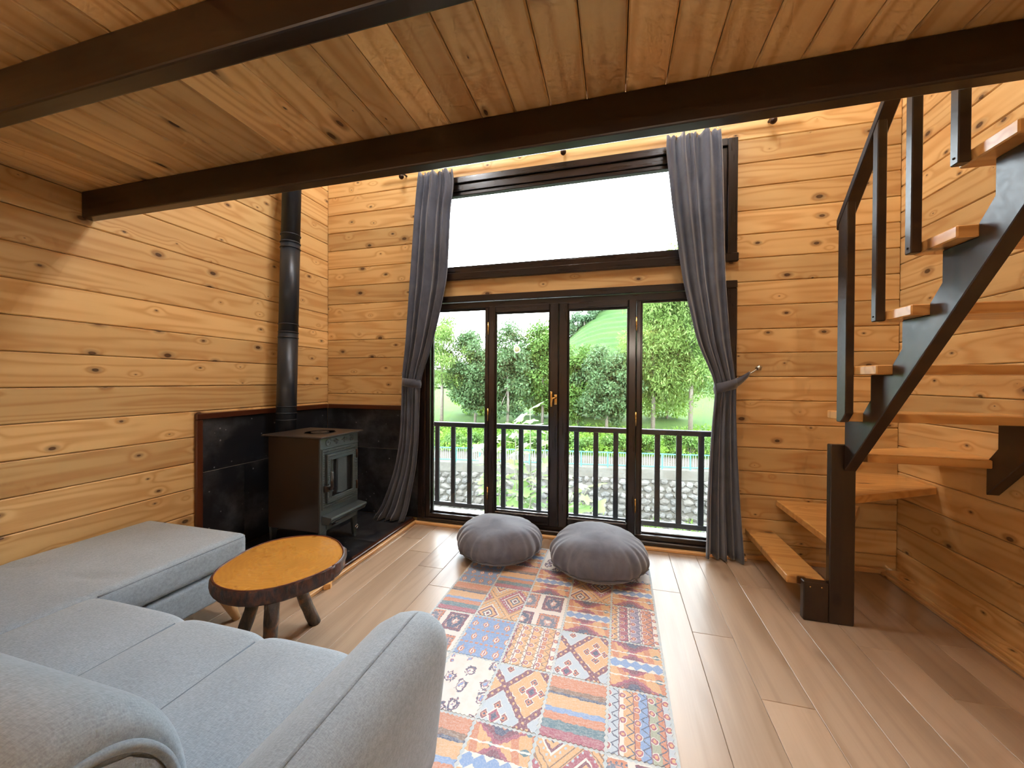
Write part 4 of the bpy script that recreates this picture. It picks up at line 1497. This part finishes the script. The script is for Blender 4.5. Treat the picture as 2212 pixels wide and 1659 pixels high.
def sheet(name, fx, fy, fz, mat, label, kind='structure'):
    V = [(x, y, fz(x, y)) for y in fy for x in fx]
    n = len(fx)
    F = [(j * n + i, j * n + i + 1, (j + 1) * n + i + 1, (j + 1) * n + i) for j in range(len(fy) - 1) for i in range(n - 1)]
    return tag(mobj(name, V, F, mat, None, True), label, None, None, kind)


def fence_y(x): return 18.4 + (x + 9.3) * .12       # line of fence and river wall
PZ = -3.06
sheet('near_bank', np.linspace(-40, 40, 17), [3.0, 6, 9, 11, 13], lambda x, y: -3.2 if y < 9.5 else -3.2 - (y - 9) * .75, M['soil'], 'grassy near bank below the cabin')
sheet('stream_bed', np.linspace(-40, 40, 5), [12.5, 24.5], lambda x, y: -6.2, M['gravel'], 'grey gravel stream bed')
V, F = [], []
for i, x in enumerate(np.linspace(-45, 40, 18)):
    y = fence_y(x)
    V += [(x, y + .25, PZ - .02), (x, y + 3.6, PZ - .02), (x, y + 3.6, PZ - .3), (x, y + .25, PZ - .3)]
F = [(i * 4 + 0, i * 4 + 4, i * 4 + 5, i * 4 + 1) for i in range(17)]
tag(mobj('path', V, F, M['path']), 'pale riverside path behind the turquoise fence', None, None, 'structure')


def land(x, y):
    t = y - (fence_y(x) + 3.3)
    z = PZ + .05 + .10 * min(max(t, 0), 8) + max(0, t - 8) * .072
    z += .12 * math.sin(x * .9 + y * .3) * min(1, max(0, t))
    return z


sheet('meadow', np.linspace(-60, 50, 56), list(np.linspace(21, 40, 24)) + list(np.linspace(42, 74, 14)), lambda x, y: land(x, y) - (.5 if y < fence_y(x) + 3.0 else 0), M['meadow'], 'bright green meadow rising behind the path')


def hillz(x, y):
    t = np.clip((y - 60) / 62, 0, 1)
    ridge = 5 + 21 / (1 + math.exp(-(x + 14) / 4.0))
    terr = .35 * math.sin(y * 1.6 + .4 * math.sin(x * .2))
    return land(x, 60) * (1 - t) + ridge * (t ** 1.2) + terr * t * (1 - t) * 3


sheet('hill', np.linspace(-110, 120, 70), np.linspace(58, 130, 100), hillz, M['hill'], 'terraced green hillside far behind the trees')

# ------------------------------------------------------------------ river wall with its stones
M['mortar'] = ground('wall_mortar', oc('b4aea2', .22), oc('a29b8e', .22), oc('c9c4b8', .22), 2.0)
g_ = G('river_stone')
x_, y_, z_ = g_.obj()
n_ = g_.noise(g_.vec(x_, y_, z_), 4.0, 5.0, .65)
col_ = g_.mix(n_.step(.35, .65), oc('7d7a76'), oc('a7a29a'))
col_ = g_.mix(g_.rand.step(.2, .9) * .6, col_, oc('8e8478'))
M['stone'] = g_.done(g_.value(col_, (g_.rand * 7.0).fract() * .5 + .72), .85, n_, .5, .05)
xa, xb = -30.0, 45.0
V = [(xa, fence_y(xa), PZ - .45), (xb, fence_y(xb), PZ - .45), (xb, fence_y(xb), -6.3), (xa, fence_y(xa), -6.3)]
V += [(p[0], p[1] + .4, p[2]) for p in V]
rwall = mobj('river_wall', V, [(0, 3, 2, 1), (4, 5, 6, 7), (0, 1, 5, 4), (2, 3, 7, 6), (1, 2, 6, 5), (3, 0, 4, 7)], M['mortar'])
tag(rwall, 'rubble stone retaining wall across the stream', 'stone wall')
V = [(xa, fence_y(xa) - .06, PZ), (xb, fence_y(xb) - .06, PZ), (xb, fence_y(xb) - .06, PZ - .46), (xa, fence_y(xa) - .06, PZ - .46)]
V += [(p[0], p[1] + .45, p[2]) for p in V]
mobj('coping', V, [(0, 3, 2, 1), (4, 5, 6, 7), (0, 1, 5, 4), (2, 3, 7, 6), (1, 2, 6, 5), (3, 0, 4, 7)], M['mortar'], rwall)
smesh = []
for q in range(7):
    pr = np.random.default_rng(40 + q)
    n = 7
    an = np.sort(np.linspace(0, 2 * PI, n, endpoint=False) + pr.uniform(-.25, .25, n))
    rr = pr.uniform(.78, 1.08, n)
    V = [(rr[i] * math.cos(an[i]), 0, rr[i] * math.sin(an[i])) for i in range(n)]
    V += [(rr[i] * .72 * math.cos(an[i]), -.22 - .1 * pr.random(), rr[i] * .72 * math.sin(an[i])) for i in range(n)]
    V += [(0, -.34, 0)]
    F = [(i, (i + 1) % n, n + (i + 1) % n, n + i) for i in range(n)] + [(n + i, n + (i + 1) % n, 2 * n) for i in range(n)]
    me = bpy.data.meshes.new('stone'); me.from_pydata(V, [], F); me.materials.append(M['stone']); me.update()
    smesh.append(me)
zz, row = PZ - .62, 0
count = 0
while zz > -6.1:
    hgt = random.uniform(.30, .42)
    x = -9.8 + random.uniform(0, .3)
    while x < 4.6:
        wdt = random.uniform(.30, .62)
        o = bpy.data.objects.new('stone', smesh[random.randrange(7)])
        s = Matrix.Diagonal((wdt * .53, .42, hgt * .56, 1))
        mw = Matrix.Translation((x + wdt / 2, fence_y(x + wdt / 2) + .01, zz + random.uniform(-.05, .05))) @ Matrix.Rotation(random.uniform(-.4, .4), 4, 'Y') @ s
        put(o, mw, rwall)
        x += wdt * .97
        count += 1
    zz -= hgt * .95

# turquoise fence on the wall
M['turq'] = flat('turquoise_paint', oc('5fb8ae', .3), .5)
M['whitebar'] = flat('white_paint', oc('cfd6d4', .3), .5)
fen = thing('path_fence', (-3, fence_y(-3) + .15, PZ), 'low turquoise fence with thin white bars along the river path', 'fence')
FZ0, FZ1 = PZ, PZ + .74
fy = lambda x: fence_y(x) + .14
for z in (FZ0 + .12, FZ1):
    bar('rail', (-24, fy(-24), z), (40, fy(40), z), .05, .05, M['turq'], fen, .004)
for i in range(26):
    x = -10.66 + 1.29 * i
    if x < 26:
        piece('post', (x - .03, fy(x) - .03, FZ0 - .02), (x + .03, fy(x) + .03, FZ1 + .03), 'zxy', M['turq'], fen, .003)
parts = []
for i in range(330):
    x = -10.9 + .112 * i
    parts.append(box_geo((x - .011, fy(x) - .011, FZ0 + .13), (x + .011, fy(x) + .011, FZ1 - .01)))
V, F = merge(parts)
tag(mobj('thin_bars', V, F, M['whitebar'], fen), None, None, None, 'stuff')

# ------------------------------------------------------------------ trees and shrubs
def leaves_mesh(name, centers, sigma, n, size, aspect, mat, parent, droop=0.3, seed=0, weights=None, origin=None):
    """n small folded leaves scattered in clumps"""
    pr = np.random.default_rng(seed)
    C = np.asarray(centers, float)
    idx = pr.integers(0, len(C), n) if weights is None else pr.choice(len(C), n, p=weights)
    sg = np.asarray(sigma, float)
    off = pr.normal(0, 1, (n, 3))
    off /= np.linalg.norm(off, axis=1, keepdims=True)
    off *= pr.random((n, 1)) ** .45
    P = C[idx] + off * sg
    d = off.copy() + pr.normal(0, .6, (n, 3)); d[:, 2] -= droop
    d /= np.linalg.norm(d, axis=1, keepdims=True)
    up = pr.normal(0, .5, (n, 3)) + np.array([0, 0, 1.0])
    s = np.cross(d, up); s /= np.linalg.norm(s, axis=1, keepdims=True) + 1e-9
    L = size * pr.uniform(.6, 1.25, (n, 1)); Wd = L * aspect
    nn = np.cross(s, d)
    v0 = P - d * L * .5
    v1 = P + s * Wd * .5 + nn * L * .08
    v2 = P + d * L * .5
    v3 = P - s * Wd * .5 + nn * L * .08
    V = np.stack([v0, v1, v2, v3], 1).reshape(-1, 3)
    origin = np.array(origin if origin is not None else (C[:, 0].mean(), C[:, 1].mean(), C[:, 2].min()))
    V = V - origin
    me = bpy.data.meshes.new(name)
    me.vertices.add(4 * n); me.vertices.foreach_set('co', V.astype(np.float32).ravel())
    me.loops.add(4 * n); me.loops.foreach_set('vertex_index', np.arange(4 * n, dtype=np.int32))
    me.polygons.add(n); me.polygons.foreach_set('loop_start', np.arange(0, 4 * n, 4, dtype=np.int32))
    me.polygons.foreach_set('loop_total', np.full(n, 4, np.int32))
    me.materials.append(mat); me.update(calc_edges=True); me.validate()
    o = bpy.data.objects.new(name, me)
    return put(o, Matrix.Translation(origin), parent)


LK = 0.43
LM = {'light': leaf('feathery_leaf', oc('8fb354', LK), oc('a9c870', LK), .4), 'dark': leaf('alder_leaf', oc('5f8350', LK), oc('7fa06a', LK), .35),
      'mid': leaf('bush_leaf', oc('66923f', LK), oc('86ae52', LK), .35), 'lime': leaf('lush_leaf', oc('7fb036', LK), oc('a3cb52', LK), .4),
      'fig': leaf('fig_leaf', oc('8fb560', LK), oc('aecb82', LK), .35), 'far': leaf('far_tree_leaf', oc('5f7f58', LK), oc('76966a', LK), .2)}


def tree(name, x, y, base, crown_c, crown_r, kind, label, n, size, asp, clumps, seed, group='trees across the stream', trunk_r=.14):
    pr = np.random.default_rng(seed)
    t = thing(name, (x, y, base), label, 'tree', group)
    cz, (rx, ry, rz) = crown_c, crown_r
    C = []
    for i in range(clumps):
        v = pr.normal(0, 1, 3); v /= np.linalg.norm(v)
        rr = pr.random() ** .4
        k = 1 - .35 * max(0, v[2]) ** 2
        C.append((x + v[0] * rx * rr * k, y + v[1] * ry * rr * k, cz + v[2] * rz * rr))
    C = np.array(C)
    mean = (rx + ry + rz) / 3
    leaves_mesh('foliage', C, (mean * .30, mean * .30, mean * .24), n, size, asp, LM[kind], t, .3, seed + 1, origin=(x, y, base))
    parts = [tube_geo([(x, y, base - .2), (x + .05, y, base + (cz - base) * .5), (x - .03, y, cz), (x + .05, y, cz + rz * .6)], [trunk_r, trunk_r * .85, trunk_r * .55, trunk_r * .2], 8)]
    for c in C[::max(1, clumps // 14)]:
        z0 = cz - rz * .5 + (c[2] - cz + rz) * .35
        parts.append(tube_geo([(x, y, z0), ((x + c[0]) / 2, (y + c[1]) / 2, (z0 + c[2]) / 2 + .1), tuple(c)], [trunk_r * .4, trunk_r * .25, trunk_r * .1], 5))
    V, F = merge(parts)
    mobj('trunk', V, F, M['trunk'], t, True, origin=(x, y, base))
    return t


def tb_(x, y): return land(x, y) - .05


specs = [
    ('feathery_tree', -13.6, 28.5, 3.0, (2.6, 2.2, 3.2), 'light', 'pale green feathery tree at the far left of the glazed door', 14000, .27, .28, 60),
    ('leafy_tree', -10.9, 29.0, 1.9, (2.4, 2.0, 3.2), 'dark', 'dark leafed tree behind the left fixed pane', 20000, .22, .55, 80),
    ('leafy_tree', -7.9, 28.0, 2.0, (2.1, 1.7, 3.5), 'dark', 'grey green tree with pointed top behind the left door leaf', 20000, .22, .55, 80),
    ('leafy_tree', -5.5, 29.5, 2.3, (2.1, 1.7, 3.6), 'mid', 'fresh green rounded tree left of the meeting door stiles', 20000, .22, .55, 80),
    ('leafy_tree', -2.8, 29.2, 1.0, (2.0, 1.6, 2.9), 'mid', 'small leafy tree seen through the right door leaf', 17000, .22, .5, 70),
    ('leafy_tree', -0.6, 28.2, 1.0, (2.3, 1.7, 2.9), 'dark', 'dark spreading tree behind the right door leaf beside its hinge stile', 20000, .22, .55, 80),
    ('feathery_tree', 2.6, 29.0, 4.0, (2.5, 2.1, 4.9), 'light', 'tall pale feathery tree with light trunk behind the right fixed pane', 24000, .30, .26, 100),
    ('feathery_tree', 5.0, 28.6, 5.6, (2.7, 2.2, 6.3), 'light', 'tallest feathery tree with dark trunk beside the right curtain', 26000, .30, .26, 110),
]
specs += [
    ('leafy_tree', -12.2, 34.0, 1.0, (3.0, 2.0, 2.8), 'lime', 'bright green tree farther back between the two leftmost trees', 11000, .28, .5, 50),
    ('leafy_tree', -7.0, 34.5, 1.0, (3.0, 2.0, 2.8), 'lime', 'bright green tree farther back between the two trees of the left door leaf', 11000, .28, .5, 50),
    ('leafy_tree', -1.8, 34.0, .9, (3.0, 2.0, 2.6), 'lime', 'bright green tree farther back behind the right door leaf', 11000, .28, .5, 50),
    ('leafy_tree', 4.2, 34.5, 1.8, (3.4, 2.0, 3.6), 'lime', 'bright green tree farther back behind the two tall feathery trees', 13000, .28, .5, 60),
]
for i, (nm, x, y, cz, cr_, kd, lab, n, sz, asp, cl_) in enumerate(specs):
    tree(nm, x, y, tb_(x, y), cz, cr_, kd, lab, n, sz, asp, cl_, 100 + i * 7, trunk_r=.16 if nm == 'feathery_tree' else .12)

# lush undergrowth on the bank and hedge along the path
cs = []
for x in np.linspace(-22, 42, 200):
    for k in range(6):
        y = fence_y(x) + 3.6 + k * 1.1 + random.uniform(-.4, .4)
        cs.append((x + random.uniform(-.3, .3), y, land(x, y) + .15 + .12 * random.random()))
o = leaves_mesh('undergrowth', cs, (.5, .5, .28), 44000, .22, .45, LM['lime'], None, .0, 77)
tag(o, 'lush bright green undergrowth covering the far bank', 'undergrowth', None, 'stuff')
shr = [(-9.2, .9, .75), (-7.0, 1.1, .9), (-5.2, .8, .7), (-3.4, 1.0, .8), (-1.5, 1.1, .85), (0.4, .9, .8), (2.2, 1.2, 1.0), (4.1, 1.1, 1.2)]
words = ('in the left fixed pane beside the curtain', 'in the left fixed pane beside its mullion', 'behind the left leaf of the glazed door', 'left of the meeting stiles', 'right of the meeting stiles',
         'behind the right door leaf', 'at the left of the right fixed pane', 'at the foot of the tallest tree')
for i, (x, rx, rz) in enumerate(shr):
    y = fence_y(x) + 4.0
    zb = land(x, y)
    t = thing('shrub', (x, y, zb), 'green shrub on the path edge ' + words[i], 'shrub', 'shrubs along the river path')
    pr = np.random.default_rng(300 + i)
    C = [(x + pr.uniform(-rx, rx), y + pr.uniform(-.5, .5), zb + pr.uniform(.1, rz)) for _ in range(14)]
    leaves_mesh('foliage', C, (.38, .38, .3), 2600, .17, .5, LM['mid'], t, .1, 320 + i, origin=(x, y, zb))
    V, F = merge([tube_geo([(x, y, zb - .1), c], [.03, .01], 5) for c in C[::3]])
    mobj('stem', V, F, M['trunk'], t, origin=(x, y, zb))

# weeds at the foot of the river wall
cs = [(random.uniform(-9.5, 4.5), 0, -6.1) for _ in range(70)]
cs = [(x, fence_y(x) - random.uniform(.2, .7), -6.15 + random.uniform(0, .5)) for x, _, _ in cs] + [(x, fence_y(x) - .35, random.uniform(-6, -4.6)) for x in (-2.1, -1.8, -1.5, -.9, -.6, 1.9, 3.4)]
o = leaves_mesh('wall_weeds', cs, (.25, .15, .3), 2200, .16, .3, LM['lime'], None, -.4, 78)
tag(o, 'straggly green weeds at the foot of the river wall', 'weeds', None, 'stuff')

# the hill's own trees and house
for i, (x, y) in enumerate(((-13.2, 112), (-11, 115), (-8.8, 113), (-6.6, 116))):
    zb = hillz(x, y)
    pr = np.random.default_rng(500 + i)
    t = thing('far_tree', (x, y, zb), 'hazy green hilltop tree, %s from the left along the ridge' % ('first', 'second', 'third', 'fourth')[i], 'tree', 'hilltop trees')
    C = [(x + pr.normal(0, 1.6), y + pr.normal(0, 1.2), zb + 2.2 + pr.normal(0, 1.1)) for _ in range(16)]
    leaves_mesh('foliage', C, (1.3, 1.3, 1.0), 1500, .6, .6, LM['far'], t, .2, 520 + i, origin=(x, y, zb))
    V, F = tube_geo([(x, y, zb - .5), (x, y, zb + 2.5)], [.25, .15], 6)
    mobj('trunk', V, F, M['trunk'], t, origin=(x, y, zb))
M['hwall'] = flat('far_house_wall', oc('cfcac6'), .8)
M['hroof'] = flat('far_house_roof', oc('9a7a72'), .8)
M['hwin'] = flat('far_house_window', oc('4a5058'), .3)
hx, hy = -3.2, 121.0
hz = hillz(hx, hy) - .3
ho = thing('hill_house', (hx, hy, hz), 'pale two storey house on top of the hill', 'house')
piece('wall', (hx - 3.4, hy - 3, hz), (hx + 3.4, hy + 3, hz + 3.4), 'xyz', M['hwall'], ho, .02)
prism('roof', [(hz + 3.4, hx - 3.9), (hz + 3.4, hx + 3.9), (hz + 4.4, hx)], 'y', hy - 3.6, hy + 3.6, M['hroof'], ho, .02)
for k in range(4):
    for lv in (0.5, 2.0):
        piece('window', (hx - 3.0 + k * 1.6, hy - 3.05, hz + lv), (hx - 2.1 + k * 1.6, hy - 2.98, hz + lv + .9), 'xzy', M['hwin'], ho, .01)
piece('balcony', (hx - 3.3, hy - 3.9, hz + 1.7), (hx + 3.3, hy - 3.0, hz + 1.85), 'xyz', M['hwall'], ho, .02)

# ------------------------------------------------------------------ fig bush under the balcony
fig = thing('fig_bush', (-1.3, 5.6, -3.2), 'fig bush with large lobed leaves below the balcony', 'bush')
def fig_leaf_mesh():
    ang = np.linspace(-2.7, 2.7, 23)
    r = .5 + .34 * np.cos(ang * 2.33) ** 2 * (1 - .12 * np.abs(ang))
    V = [(0, 0, 0)] + [(float(r[i] * math.cos(ang[i])) + .25, float(r[i] * .9 * math.sin(ang[i])), float(-.16 * (r[i] * math.sin(ang[i])) ** 2 - .12 * max(0, r[i] * math.cos(ang[i])) ** 2)) for i in range(23)]
    F = [(0, i, i + 1) for i in range(1, 23)]
    me = bpy.data.meshes.new('leaf'); me.from_pydata(V, [], F); me.materials.append(LM['fig'])
    me.polygons.foreach_set('use_smooth', [True] * len(me.polygons)); me.update()
    return me
flm = fig_leaf_mesh()
M['figstem'] = flat('fig_stem', oc('8f8a70'), .7)
pr = np.random.default_rng(9)
branches = []
tips = [(-1.55, 5.9, .55), (-1.25, 5.7, .78), (-1.0, 5.8, .45), (-1.9, 6.0, .25), (-2.15, 6.1, .1), (-.75, 5.5, .05), (-.35, 5.4, -.25), (-1.45, 5.5, .1), (-1.1, 5.4, -.1), (-.6, 5.6, -.45), (-1.75, 5.7, -.3), (-1.3, 5.5, -.5), (-.95, 5.5, -.6), (-.3, 5.5, -.65), (-2.1, 6.0, -.4)]
for tpt in tips:
    b0 = np.array((-1.3 + pr.uniform(-.2, .2), 5.75, -3.2))
    b1 = np.array(tpt)
    mid = (b0 + b1) / 2 + np.array((pr.uniform(-.2, .2), 0, .2))
    ctr = [b0 * (1 - t) ** 2 + 2 * mid * t * (1 - t) + b1 * t * t for t in np.linspace(0, 1, 8)]
    br = tube('branch', ctr, list(np.linspace(.025, .007, 8)), M['figstem'], fig, 6)
    nl = 18
    for k in range(nl):
        t = 1 - .5 * (k / nl) ** 1.1
        p = b0 * (1 - t) ** 2 + 2 * mid * t * (1 - t) + b1 * t * t
        a = k * 2.4 + pr.uniform(-.4, .4)
        el = pr.uniform(-.5, .35) + (.5 if k == 0 else 0)
        d = Vector((math.cos(a) * math.cos(el), math.sin(a) * math.cos(el), math.sin(el)))
        s = pr.uniform(.13, .21)
        o = bpy.data.objects.new('leaf', flm)
        q = d.to_track_quat('X', 'Z').to_matrix().to_4x4()
        mw = Matrix.Translation(Vector(p) + d * .06) @ q @ Matrix.Rotation(pr.uniform(-.5, .5), 4, 'X') @ Matrix.Diagonal((s, s, s, 1))
        put(o, mw, fig)
